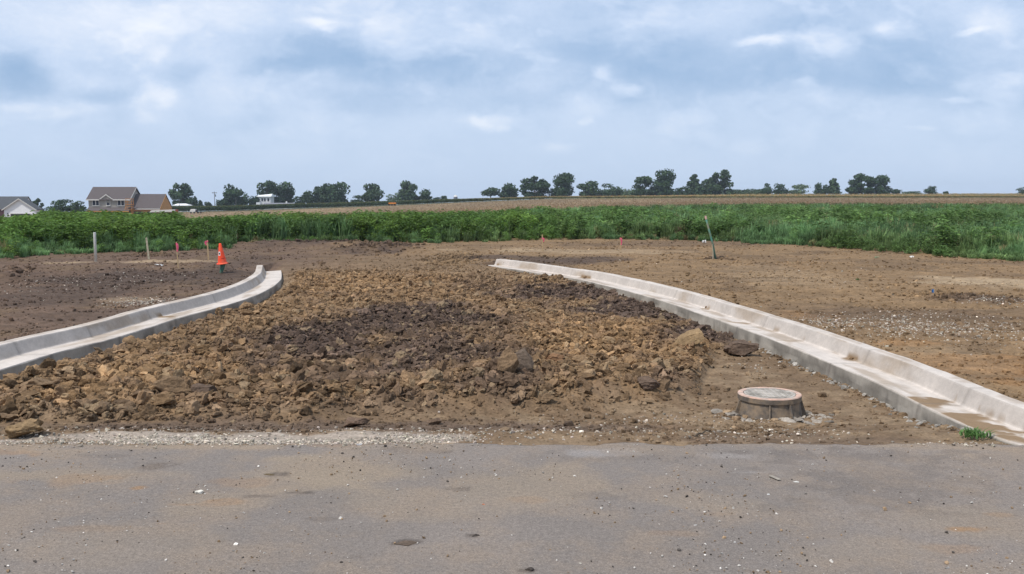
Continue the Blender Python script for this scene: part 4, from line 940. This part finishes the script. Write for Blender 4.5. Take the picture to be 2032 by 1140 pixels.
def window(par, x0, x1, y, z0, z1, mull=1, half=False):
    fw = .12; f = MB(); f.box(x0 - fw, x1 + fw, y - .06, y - .002, z1, z1 + fw * 1.4); f.box(x0 - fw, x1 + fw, y - .06, y - .002, z0 - fw, z0); f.box(x0 - fw, x0, y - .06, y - .002, z0, z1); f.box(x1, x1 + fw, y - .06, y - .002, z0, z1)
    for i in range(1, mull + 1):
        xm = x0 + (x1 - x0) * i / (mull + 1); f.box(xm - .1, xm + .1, y - .065, y - .002, z0, z1)
    w = f.build('window', M_TRIM, par)
    MB().box(x0, x1, y - .03, y - .004, z0, z1).build('pane', M_GLASS, w)
    if half: MB().box(x0 + .08, x1 - .08, y - .05, y - .031, (z0 + z1) / 2, z1 - .1).build('blind', simple('window_backing', (.30, .28, .24), .8), w)
    MB().box(x0 - fw - .05, x1 + fw + .05, y - .14, y - .061, z0 - fw - .05, z0 - fw + .04).build('sill', M_TRIM, w)
def grey_house():
    D = 250.; X = lambda p, d=D: atd(p, 390, d)[0]; Z = lambda r_, d=D: atd(0, r_, d)[2]
    x0, x1 = X(175), X(256.5); zg = gzd((x0 + x1) / 2, D) - .1; t = empty('grey_house', (x0, D, zg), 'two-storey grey-sided house under construction with dark gable roof', 'house')
    L = x1 - x0; ze = Z(395) - zg; dep = 8.2; zr = atd(0, 372.5, D + dep / 2)[2] - zg
    b = MB(); b.box(0, L, 0, dep, -.5, ze); 
    # side gables
    for xx in (0, L - .15): b.add([(xx, 0, ze), (xx + .15, 0, ze), (xx + .15, dep / 2, zr - .1), (xx, dep / 2, zr - .1), (xx, dep, ze), (xx + .15, dep, ze)], [(0,1,2,3),(3,2,5,4),(0,3,4),(1,5,2)])
    b.build('wall', M_SIDE, t)
    b = MB(); roof_y(b, -.45, L + .35, 0, dep, ze, zr, .45)
    rf = b.build('roof', M_ROOF, t)
    # front cross gable
    gx0, gx1 = X(200) - x0, X(222.5) - x0; gz_ = Z(387) - zg
    b = MB(); gable_wall(b, gx0, gx1, -.12, ze - .6, ze + .0, gz_ - .15, .1); b.build('front_gable', M_SIDE, t)
    b = MB(); roof_x(b, gx0, gx1, -.3, 3.2, ze + .02, gz_, .35, .12); b.build('gable_roof', M_ROOF, t)
    b = MB(); xm = (gx0 + gx1) / 2; sl = (gz_ - ze) / (xm - gx0)
    for sg in (-1, 1):
        xe = xm + sg * (xm - gx0 + .35); zz = ze - .35 * sl
        b.add([(xe, -.36, zz - .12), (xm, -.36, gz_ - .12), (xm, -.36, gz_ + .16), (xe, -.36, zz + .16), (xe, -.31, zz - .12), (xm, -.31, gz_ - .12), (xm, -.31, gz_ + .16), (xe, -.31, zz + .16)], [(0,1,2,3),(7,6,5,4),(0,4,5,1),(1,5,6,2),(2,6,7,3),(3,7,4,0)])
    b.box(-.45, gx0 - .3, -.56, -.47, ze - .42, ze - .12); b.box(gx1 + .3, L + .35, -.56, -.47, ze - .42, ze - .12)
    b.build('fascia', M_TRIM, t)
    b = MB(); ym = dep / 2; e = .47; sl2 = (zr - ze) / ym; q = L + .36
    b.add([(q, -e, ze - e * sl2 - .1), (q, ym, zr - .1), (q, ym, zr + .17), (q, -e, ze - e * sl2 + .17), (q + .05, -e, ze - e * sl2 - .1), (q + .05, ym, zr - .1), (q + .05, ym, zr + .17), (q + .05, -e, ze - e * sl2 + .17)], [(3,2,1,0),(4,5,6,7),(0,1,5,4),(1,2,6,5),(2,3,7,6),(3,0,4,7)]); b.build('rake_board', M_TRIM, t)
    w0, w1 = Z(408) - zg, Z(397.5) - zg
    window(t, X(183.5) - x0, X(195.5) - x0, 0, w0, w1); window(t, X(233.5) - x0, X(245.8) - x0, 0, w0, w1); window(t, X(211.2) - x0, X(217.8) - x0, -.12, Z(408) - zg, Z(397.5) - zg, 0, True)
    # porch roof and posts
    p0, p1 = X(169.5, 247.5) - x0, X(254.5, 247.5) - x0; zp0, zp1 = Z(419.5, 247.5) - zg, Z(412.5) - zg
    MB().add([(p0, -2.4, zp0), (p1, -2.4, zp0), (p1 - .5, -.01, zp1), (0, -.01, zp1), (p0, -2.4, zp0 + .12), (p1, -2.4, zp0 + .12), (p1 - .5, -.01, zp1 + .12), (0, -.01, zp1 + .12)], [(3,2,1,0),(4,5,6,7),(0,1,5,4),(1,2,6,5),(2,3,7,6),(3,0,4,7)]).build('porch_roof', M_ROOF, t)
    MB().box(p0, p1, -2.46, -2.41, zp0 - .22, zp0 + .06).build('porch_beam', M_BOARD, t)
    for f in (.02, .35, .66, .98): MB().box(p0 + (p1 - p0) * f - .07, p0 + (p1 - p0) * f + .07, -2.35, -2.21, -.3, zp0 - .005).build('porch_post', M_BOARD, t)
    MB().box(X(214) - x0, X(219) - x0, -.05, -.003, .1, 2.2).build('door', M_BRICK, t)
    # garage wing
    g0, g1 = L + .02, X(316.5) - x0; gd = 8.8; zge = Z(413) - zg; zgr = atd(0, 386.5, D + gd / 2)[2] - zg
    MB().box(g0, g1, .3, gd, -.5, zge).build('garage_wall', M_OSB, t)
    b = MB(); b.add([(g1 - .15, .3, zge), (g1, .3, zge), (g1, gd / 2, zgr - .12), (g1 - .15, gd / 2, zgr - .12), (g1 - .15, gd, zge), (g1, gd, zge)], [(0,1,2,3),(3,2,5,4),(0,3,4),(1,5,2)]); b.build('garage_gable', M_OSB, t)
    b = MB(); roof_y(b, g0 + .0, g1 + .12, .1, gd, zge, zgr, .3, .15); b.build('garage_roof', M_ROOF, t)
    MB().box(g0 + 1.5, g1 + .1, -.30, -.22, zge - .42, zge - .18).build('garage_fascia', M_TRIM, t)
    b = MB(); ym = (.1 + gd) / 2; q = g1 + .13; sl2 = (zgr - zge) / (ym - .1); e = .3
    b.add([(q, .1 - e, zge - e * sl2 - .05), (q, ym, zgr - .05), (q, ym, zgr + .16), (q, .1 - e, zge - e * sl2 + .16), (q + .05, .1 - e, zge - e * sl2 - .05), (q + .05, ym, zgr - .05), (q + .05, ym, zgr + .16), (q + .05, .1 - e, zge - e * sl2 + .16)], [(3,2,1,0),(4,5,6,7),(0,1,5,4),(1,2,6,5),(2,3,7,6),(3,0,4,7)]); b.build('garage_rake_board', M_OSB, t)
    for f in (.12, .56): MB().box(g0 + (g1 - g0) * f, g0 + (g1 - g0) * (f + .3), .26, .297, 0, 2.1).build('garage_opening', M_GLASS, t)
    # scaffold of boards at the corner
    s = empty('scaffold', (x1 - .3, D - 1.6, zg), 'wooden scaffold of bare orange boards at the corner of the grey house', 'scaffold')
    zt = Z(394.5, D - 1.6) - zg
    for (px_, py_) in ((0, 0), (1.5, 0), (0, 1.1), (1.5, 1.1)): MB().box(px_ - .05, px_ + .05, py_ - .05, py_ + .05, 0, zt).build('upright', M_BOARD, s)
    for z_ in (.30, .50, .62, .72, .84, .985):
        MB().box(-.1, 1.75, -.16, -.06, zt * z_ - .05, zt * z_ + .06).build('board', M_BOARD, s)
    for z_ in (.45, .70): MB().box(-.2, 1.8, .06, 1.04, zt * z_, zt * z_ + .06).build('platform', M_BOARD, s)
    MB().add([(-.9, -.2, zt * .2), (-.75, -.2, zt * .2), (.15, -.2, zt * .68), (0, -.2, zt * .68), (-.9, -.17, zt * .2), (-.75, -.17, zt * .2), (.15, -.17, zt * .68), (0, -.17, zt * .68)], [(0,1,2,3),(7,6,5,4),(0,4,5,1),(1,5,6,2),(2,6,7,3),(3,7,4,0)]).build('brace', M_BOARD, s)
    # covered stack in front of the garage wing
    d2 = 244.; xa, _, za = atd(296, 420, d2); xb = atd(347, 420, d2)[0]; zt2 = atd(0, 416.2, d2)[2]; zg2 = gzd(xa, d2)
    o = empty('covered_trailer', (xa, d2, zg2), 'long low white trailer parked in front of the unfinished garage', 'trailer')
    LL = xb - xa; h2 = zt2 - zg2
    b = MB(); b.add([(0,0,h2-.75),(LL,0,h2-.62),(LL,2,h2-.62),(0,2,h2-.75),(.5,0,h2-.22),(LL,0,h2),(LL,2,h2),(.5,2,h2-.22)], [(3,2,1,0),(4,5,6,7),(0,1,5,4),(1,2,6,5),(2,3,7,6),(3,0,4,7)]); b.build('body', M_TRIM, o, bevel=.05)
    for f in (.15, .78): MB().tube([(LL * f, -.1, .4), (LL * f, .2, .4)], [.4, .4], 16).build('wheel', simple('tyre', (.02, .02, .02), .9), o)
    MB().box(LL * .1, LL * .95, .6, 1.2, .4, h2 - .7).build('chassis', M_BRICK, o)
    MB().box(LL + .05, LL + .5, .4, 1.2, h2 - .75, h2 + .02).build('hitch_box', simple('rust_red', (.28, .08, .05), .8), o)
grey_house()
def white_house():
    D = 220.; X = lambda p, d=D: atd(p, 390, d)[0]; Z = lambda r_, d=D: atd(0, r_, d)[2]
    x0, x1 = X(6.5), X(69.5); zg = gzd(x0, D); t = empty('white_garage_house', (x0, D, zg), 'white-sided single-storey house with wide garage doorway, cut off by the picture edge', 'house')
    L = x1 - x0; ze = Z(415.5) - zg; zr = Z(395) - zg
    b = MB(); gable_wall(b, 0, L, 0, -.5, ze, zr - .05, 2.2); b.build('wall', M_WSIDE, t)
    b = MB(); roof_x(b, 0, L, -.35, 3.0, ze, zr + .02, .35, .14); b.build('garage_roof', M_ROOF2, t)
    b = MB(); xm = L / 2; sl = (zr - ze) / xm
    for sg in (-1, 1):
        xe = xm + sg * (xm + .35); zz = ze - .35 * sl
        b.add([(xe, -.42, zz - .14), (xm, -.42, zr - .14), (xm, -.42, zr + .1), (xe, -.42, zz + .1), (xe, -.36, zz - .14), (xm, -.36, zr - .14), (xm, -.36, zr + .1), (xe, -.36, zz + .1)], [(0,1,2,3),(7,6,5,4),(0,4,5,1),(1,5,6,2),(2,6,7,3),(3,7,4,0)])
    b.build('fascia', M_TRIM, t)
    a, c = X(19.5) - x0, X(58) - x0; zt = Z(425) - zg
    f = MB(); f.box(a - .15, c + .15, -.05, -.003, zt, zt + .15); f.box(a - .15, a, -.05, -.003, 0, zt); f.box(c, c + .15, -.05, -.003, 0, zt); fr = f.build('door_frame', M_TRIM, t)
    MB().box(a, c, -.035, -.004, 0, zt).build('doorway_shade_panel', simple('dark_opening', (.022, .018, .02), .6), t)  # dark panel stands in for the shade inside the open doorway
    for p in (14, 64.5): MB().box(X(p) - x0 - .08, X(p) - x0 + .08, -.16, -.003, zt - .1, zt + .22).build('wall_lamp', M_GLASS, t)
    # main block behind, ridge along x
    m0, m1 = X(-120, D + 4), X(59, D + 4); y0, y1 = 3.0, 9.5; zr2 = atd(0, 391.5, D + 6.25)[2] - zg; m1 = atd(57, 390, D + 6.25)[0] - x0; m0 = m0 - x0
    MB().box(m0, -.02, 2.5, y1, -.5, ze - .1).build('main_wall', simple('brown_wall', (.09, .045, .05), .8, .1), t)
    b = MB(); roof_y(b, m0, m1, 3.0, y1, ze - .1, zr2, .5, .15); b.build('main_roof', M_ROOF2, t)
    b = MB(); b.add([(m1 - .2, 3.0, ze - .1), (m1 - .2, 6.25, zr2), (m1 - .2, 9.5, ze - .1), (m1 - .3, 3., ze - .1), (m1 - .3, 6.25, zr2), (m1 - .3, 9.5, ze - .1)], [(0, 2, 1), (3, 4, 5), (0, 1, 4, 3), (1, 2, 5, 4), (2, 0, 3, 5)]); b.build('main_gable', M_WSIDE, t)
    window(t, m0 + 12, m0 + 13.6, 2.5, 1.0, 2.2, 0)
white_house()
def farmhouse():
    D = 455.; X = lambda p, d=D: atd(p, 390, d)[0]; Z = lambda r_, d=D: atd(0, r_, d)[2]
    x0, x1 = X(511.5), X(536.5); zg = gzd(x0, D); t = empty('farmhouse', (x0, D, zg), 'small white two-storey farmhouse with tall narrow windows below dark trees', 'house'); L = x1 - x0
    ze = Z(391) - zg; zt = Z(385) - zg
    MB().box(0, L, 0, 7, -.5, ze).build('wall', simple('farmhouse_white', (.66, .65, .63), .7, .04), t)
    b = MB(); e = .5; b.add([(-e, -e, ze), (L + e, -e, ze), (L + e, 7 + e, ze), (-e, 7 + e, ze), (-e, 3.2, ze + (zt-ze)*.55), (L + e*.4, 3.2, zt), (L + e*.4, 4, zt), (-e, 4, ze + (zt-ze)*.55), (-e, -e, ze + .2), (L + e, -e, ze + .2), (L + e, 7 + e, ze + .2), (-e, 7 + e, ze + .2)],
        [(3,2,1,0),(0,1,9,8),(1,2,10,9),(2,3,11,10),(3,0,8,11),(8,9,5,4),(9,10,6,5),(10,11,7,6),(11,8,4,7),(4,5,6,7)]); b.build('roof', simple('pale_metal_roof', (.80, .80, .78), .4, .05), t)
    for p in (513, 520.3, 525.3, 532.3):
        a = X(p) - x0; w = MB().box(a - .4, a + .4, -.04, -.003, Z(400) - zg, Z(393.8) - zg).build('window', M_GLASS, t)
    MB().box(X(511.5) - x0, X(519) - x0, -3.2, -.01, -.5, Z(402) - zg).build('porch', M_WSIDE, t)
    # low grey outbuilding
    D2 = 450.; xa = atd(522, 400, D2)[0]; xb = atd(581, 400, D2)[0]; zg = gzd(xa, D2); t = empty('farm_shed', (xa, D2, zg), 'long low grey-roofed shed right of the white farmhouse', 'shed'); L = xb - xa
    ze = atd(0, 407.5, D2)[2] - zg; zr = atd(0, 403.6, D2)[2] - zg
    MB().box(0, L, .3, 6, -.5, max(.4, ze)).build('wall', M_WSIDE, t); b = MB(); roof_y(b, -.2, L + .2, .3, 6, max(.4, ze), zr, .3, .12); b.build('roof', simple('grey_metal', (.20, .20, .22), .6, .08), t)
    b = MB(); xs = atd(565.5, 400, D2)[0] - xa; b.tube([(xs, 3.1, zr - .1), (xs, 3.1, zr + .9)], [.5, .3], 10); b.build('roof_vent', M_TRIM, t)
    # pale low shed, left of farmhouse
    for (pa, pb, r0, r1, dd, lb, mt) in ((497, 514, 406, 411, 452., 'small pale shed left of the white farmhouse', M_TRIM), (342, 372, 404.5, 412, 420., 'low white shed below the tall open tree', M_WSIDE), (444, 466, 407, 412, 450., 'low white-roofed shed under the big round tree', M_TRIM)):
        xa = atd(pa, 400, dd)[0]; xb = atd(pb, 400, dd)[0]; zg = gzd(xa, dd); t = empty('farm_shed', (xa, dd, zg), lb, 'shed'); L = xb - xa; zr = atd(0, r0, dd)[2] - zg; ze = zr - .8
        MB().box(0, L, .3, 6, -.5, ze).build('wall', mt, t); b = MB(); b.add([(-.3,0,ze),(L+.3,0,ze),(L+.3,6.3,ze),(-.3,6.3,ze),(L*.18,3,zr),(L*.75,3,zr)], [(3,2,1,0),(0,1,5,4),(1,2,5),(2,3,4,5),(3,0,4)]); b.build('roof', mt, t)
farmhouse()
def pole(px, top, d, label, wpx=1.4, arms=True, name='utility_pole'):
    x, _, zt = atd(px, top, d); zg = gzd(x, d); h = zt - zg; w = wpx / 1908 * d / 2; t = empty(name, (x, d, zg), label, 'pole')
    MB().tube([(0, 0, -.3), (0, 0, h)], [w, w * .75], 8).build('pole', simple('pole_wood', (.17, .16, .15), .8), t)
    if arms:
        MB().box(-1.1, 1.1, -.1, .1, h - .75, h - .5).build('crossarm', M_BARK, t)
        for s_ in (-.95, 0, .95): MB().tube([(s_, 0, h - .5), (s_, 0, h - .22)], [.09, .06], 6).build('insulator', M_TRIM, t)
        MB().tube([(.45, -.2, h - 2.4), (.45, -.2, h - 1.3)], [.36, .36], 12).build('transformer', simple('transformer_grey', (.30, .32, .34), .5), t)
pole(425.3, 380.5, 440, 'utility pole with crossarm between the small round tree and the big round tree')
pole(468, 391, 440, 'plain thin pole in front of the big round tree', 1.0, False)
pole(355.5, 395, 400, 'thin pale pole in front of the tall open tree', .8, False)
def silo():
    x, _, zt = atd(904, 387.5, 470); zg = gzd(x, 470); t = empty('silo', (x, 470, zg), 'small grey silo with white dome on the skyline', 'silo'); h = zt - zg; r_ = 8 / 1908 * 470 / 2
    MB().lathe([(r_, -.3), (r_, h - .9)], 24).build('tank', simple('silo_grey', (.17, .18, .22), .6), t, smooth=True)
    MB().lathe([(r_ + .05, h - .92), (r_ * .85, h - .5), (r_ * .5, h - .15), (.01, h)], 24).build('dome', M_TRIM, t, smooth=True)
silo()
def vehicles():
    # orange machine
    D = 352.; x, _, z = atd(771, 405.5, D); z = gzd(x, D); x2 = atd(785.5, 400, D)[0]; L = x2 - x; t = empty('farm_machine', (x, D, z), 'orange farm machine standing in front of the green crop strip', 'farm machine'); zt = atd(0, 401, D)[2] - z; M = simple('machine_orange', (.72, .24, .03), .5, .1)
    MB().box(0, L, 0, 1.4, max(.2, zt * .45), zt * .8).build('hopper', M, t, bevel=.08); MB().box(L * .55, L * .8, .1, 1.3, zt * .8 + .01, zt).build('cab', M_GLASS, t, bevel=.05)
    for f in (.12, .5, .85): MB().tube([(L * f, -.25, .35), (L * f, 0, .35)], [.35, .35], 14).build('wheel', simple('tyre', (.02, .02, .02), .9), t)
    # white pickup and dark trailer by the field edge
    D = 330.; x = atd(376.5, 420, D)[0]; z = gzd(x, D); zt = atd(0, 417.3, D)[2] - z; x2 = atd(387.5, 420, D)[0]; L = max(1.8, x2 - x); t = empty('parked_van', (x, D, z), 'small white van parked at the field edge right of the unfinished garage', 'van')
    zt = max(zt, 1.5)
    b = MB(); b.add([(0,0,.4),(L,0,.4),(L,1.6,.4),(0,1.6,.4),(.0,0,zt*.6),(L,0,zt*.62),(L,1.6,zt*.62),(0,1.6,zt*.6),(.35,.1,zt),(L-.05,.1,zt),(L-.05,1.5,zt),(.35,1.5,zt)], [(3,2,1,0),(0,1,5,4),(1,2,6,5),(2,3,7,6),(3,0,4,7),(4,5,9,8),(5,6,10,9),(6,7,11,10),(7,4,8,11),(8,9,10,11)]); b.build('body', M_TRIM, t, bevel=.04)
    MB().box(.5, L - .3, -.012, .03, zt * .62, zt * .62 + .02).build('side_trim', M_GLASS, t)
    for f in (.2, .8): MB().tube([(L * f, -.1, .3), (L * f, .15, .3)], [.3, .3], 14).build('wheel', simple('tyre', (.02, .02, .02), .9), t)
    x = atd(389, 420, D)[0]; x2 = atd(402, 420, D)[0]; L = x2 - x; t = empty('flat_trailer', (x, D, z), 'dark low trailer standing behind the small white van', 'trailer'); Md = simple('dark_metal', (.05, .04, .04), .7)
    MB().box(0, L, 0, 1.6, .45, .62).build('deck', Md, t); MB().box(.0, .15, 0, 1.6, .63, 1.3).build('headboard', Md, t)
    for f in (.3, .75): MB().tube([(L * f, -.2, .28), (L * f, .0, .28)], [.28, .28], 14).build('wheel', simple('tyre', (.02, .02, .02), .9), t)
vehicles()

# ------------------------------------------------------------------ haze
def haze():
    m = bpy.data.materials.new('haze'); m.use_nodes = True; nt = m.node_tree; nt.nodes.clear()
    out = nd(nt, 'ShaderNodeOutputMaterial'); v = nd(nt, 'ShaderNodeVolumePrincipled'); v.inputs['Color'].default_value = (.80, .88, 1, 1); v.inputs['Density'].default_value = .00018; v.inputs['Anisotropy'].default_value = .2
    nt.links.new(v.outputs[0], out.inputs['Volume'])
    o = MB().box(-9000, 9000, -70, 1700, -32, 22).build('haze', m); tag(o, 'thin bluish summer haze over the fields', 'haze', None, 'stuff'); o.display_type = 'WIRE'
HAZE = True
if HAZE: haze()

# ------------------------------------------------------------------ sky, sun, camera
SUN_AZ, SUN_EL = R(-128), R(60)   # azimuth measured clockwise from +Y
def world():
    w = bpy.data.worlds.new('World'); S.world = w; w.use_nodes = True; nt = w.node_tree; nt.nodes.clear()
    out = nd(nt, 'ShaderNodeOutputWorld'); sky = nd(nt, 'ShaderNodeTexSky', sky_type='NISHITA'); sky.sun_disc = False; sky.sun_elevation = SUN_EL; sky.sun_rotation = SUN_AZ; sky.dust_density = 2
    b1 = nd(nt, 'ShaderNodeBackground'); b1.inputs[1].default_value = .09; nt.links.new(sky.outputs[0], b1.inputs[0])
    tc = nd(nt, 'ShaderNodeTexCoord').outputs['Generated']
    sp = nd(nt, 'ShaderNodeSeparateXYZ'); nt.links.new(tc, sp.inputs[0])
    def mth(op, a, b=None):
        n = nd(nt, 'ShaderNodeMath', operation=op)
        for i, v in enumerate((a, b)):
            if v is None: continue
            if isinstance(v, (int, float)): n.inputs[i].default_value = v
            else: nt.links.new(v, n.inputs[i])
        return n.outputs[0]
    ay = mth('ADD', mth('ABSOLUTE', sp.outputs[1]), .12)
    u = mth('DIVIDE', sp.outputs[0], ay); v = mth('DIVIDE', sp.outputs[2], ay)
    k = 1 / 1.12 # u here = x/(|y|+.12)
    cb = nd(nt, 'ShaderNodeCombineXYZ'); nt.links.new(u, cb.inputs[0]); nt.links.new(mth('MULTIPLY', v, 1.8), cb.inputs[1])
    P = cb.outputs[0]
    wn = noise_node(nt, P, 5, 6, .6)
    wv = nd(nt, 'ShaderNodeVectorMath', operation='SUBTRACT'); nt.links.new(wn.outputs['Color'], wv.inputs[0]); wv.inputs[1].default_value = (.5, .5, .5)
    ws = nd(nt, 'ShaderNodeVectorMath', operation='SCALE'); nt.links.new(wv.outputs[0], ws.inputs[0]); ws.inputs['Scale'].default_value = .11
    wa = nd(nt, 'ShaderNodeVectorMath', operation='ADD'); nt.links.new(P, wa.inputs[0]); nt.links.new(ws.outputs[0], wa.inputs[1]); PW = wa.outputs[0]
    def blob(px, row, rx, ry, st, seed_vec=PW):
        a, b, c = ray(px, row); L = math.sqrt(a * a + b * b + c * c); a, b, c = a / L, b / L, c / L; uu = a / (b + .12); vv = c / (b + .12) * 1.8
        sb = nd(nt, 'ShaderNodeVectorMath', operation='SUBTRACT'); nt.links.new(seed_vec, sb.inputs[0]); sb.inputs[1].default_value = (uu, vv, .0)
        mu = nd(nt, 'ShaderNodeVectorMath', operation='MULTIPLY'); nt.links.new(sb.outputs[0], mu.inputs[0]); mu.inputs[1].default_value = (1 / (rx / 1900 * k), 1 / (ry / 1900 * k * 1.8), 0)
        ln = nd(nt, 'ShaderNodeVectorMath', operation='LENGTH'); nt.links.new(mu.outputs[0], ln.inputs[0])
        mr = nd(nt, 'ShaderNodeMapRange', interpolation_type='SMOOTHSTEP'); nt.links.new(ln.outputs['Value'], mr.inputs[0]); mr.inputs[1].default_value = 1.25; mr.inputs[2].default_value = .2; mr.inputs[3].default_value = 0; mr.inputs[4].default_value = st
        return mr.outputs[0]
    def total(lst):
        t = None
        for q in lst:
            o = blob(*q); t = o if t is None else mth('ADD', t, o)
        return t
    dark = total([(650,110,130,40,.75),(560,140,90,22,.4),(790,150,140,35,.5),(30,160,90,45,.8),(190,188,90,20,.45),(370,140,55,28,.4),(1330,130,240,70,.5),(1700,150,280,45,.5),(1860,80,200,60,.35),(1500,60,200,30,.25),(1100,200,300,25,.3),(760,215,160,25,.25),(560,225,90,25,.18),(340,80,60,40,.15),(1950,200,200,30,.25),(1580,170,300,30,.25),(960,140,130,50,.3),(1180,90,120,40,.25)])
    lite = total([(330,210,75,40,.4),(60,215,120,30,.3),(200,60,300,70,.4),(430,30,400,50,.3),(960,238,60,18,.75),(1170,205,60,22,.5),(1480,285,50,22,.4),(1900,195,50,9,.5),(1370,225,50,12,.35),(880,60,180,50,.25),(1990,50,70,30,.5),(1510,85,80,16,.35),(1760,60,60,20,.4),(620,55,70,18,.35),(1090,295,60,18,.3),(590,300,160,25,.15),(1820,262,25,7,.45),(450,190,160,40,.2),(1210,150,26,15,.55),(1240,182,32,14,.5),(1165,235,15,11,.5),(1585,172,22,13,.45),(1480,86,50,13,.5),(1512,100,28,10,.5),(1762,48,30,20,.5),(1095,290,20,10,.4),(1940,60,45,9,.5),(935,236,22,11,.5),(985,250,24,9,.4),(310,230,30,16,.35),(350,196,24,12,.4),(610,50,40,12,.4),(640,68,26,9,.35),(30,212,40,12,.3)])
    n1 = noise_node(nt, P, 8, 8, .62); n2 = noise_node(nt, PW, 26, 8, .66)
    f = mth('ADD', mth('MULTIPLY', mth('SUBTRACT', n1.outputs[0], .5), 1.3), mth('MULTIPLY', mth('SUBTRACT', n2.outputs[0], .5), 1.1))
    n3 = noise_node(nt, PW, 13, 3, .5); f = mth('ADD', f, mth('MULTIPLY', mth('SUBTRACT', mth('ABSOLUTE', mth('SUBTRACT', n3.outputs[0], .5)), .09), 1.3))
    # fade contrast to the horizon
    el = nd(nt, 'ShaderNodeMapRange'); nt.links.new(v, el.inputs[0]); el.inputs[1].default_value = .0; el.inputs[2].default_value = .11; el.inputs[3].default_value = .12; el.inputs[4].default_value = 1
    tone = mth('MULTIPLY', mth('ADD', mth('SUBTRACT', lite, dark), f), el.outputs[0])
    rp = nd(nt, 'ShaderNodeValToRGB'); nt.links.new(mth('ADD', mth('MULTIPLY', tone, .42), .47), rp.inputs[0])
    e = rp.color_ramp.elements; e[0].position = 0; e[0].color = (.25, .38, .58, 1); e[1].position = 1; e[1].color = (.86, .87, .91, 1)
    for p_, c_ in ((.28, (.355, .475, .665)), (.5, (.50, .60, .77)), (.72, (.68, .735, .84))):
        q = rp.color_ramp.elements.new(p_); q.color = (*c_, 1)
    # horizon tint
    hz = nd(nt, 'ShaderNodeMapRange'); nt.links.new(v, hz.inputs[0]); hz.inputs[1].default_value = .0; hz.inputs[2].default_value = .10; hz.inputs[3].default_value = .75; hz.inputs[4].default_value = 0
    c = mixrgb(nt, hz.outputs[0], rp.outputs[0], (.475, .59, .76))
    b2 = nd(nt, 'ShaderNodeBackground'); nt.links.new(c, b2.inputs[0]); b2.inputs[1].default_value = 1.07
    mx = nd(nt, 'ShaderNodeMixShader'); mx.inputs[0].default_value = .88; nt.links.new(b1.outputs[0], mx.inputs[1]); nt.links.new(b2.outputs[0], mx.inputs[2]); nt.links.new(mx.outputs[0], out.inputs[0])
world()
sl = bpy.data.lights.new('sun', 'SUN'); sl.energy = 2.9; sl.angle = R(3.5); sl.color = (1, .955, .89)
so = bpy.data.objects.new('sun', sl); COL.objects.link(so)
dv = Vector((math.sin(SUN_AZ) * math.cos(SUN_EL), math.cos(SUN_AZ) * math.cos(SUN_EL), math.sin(SUN_EL)))
so.rotation_euler = dv.to_track_quat('Z', 'Y').to_euler(); so.location = (0, 0, 15)
cam = bpy.data.cameras.new('camera'); cam.sensor_width = 36; cam.lens = 36 * FOC / 2032; cam.clip_end = 20000; cam.clip_start = .05
co = bpy.data.objects.new('camera', cam); COL.objects.link(co); co.location = (0, 0, CAMH); co.rotation_euler = (R(90) - TH, 0, 0); S.camera = co
S.view_settings.view_transform = 'Standard'; S.view_settings.look = 'None'; S.view_settings.exposure = .27; S.view_settings.gamma = 1
S.cycles.max_bounces = 6; S.cycles.volume_bounces = 0; S.cycles.transparent_max_bounces = 8; S.cycles.use_denoising = True
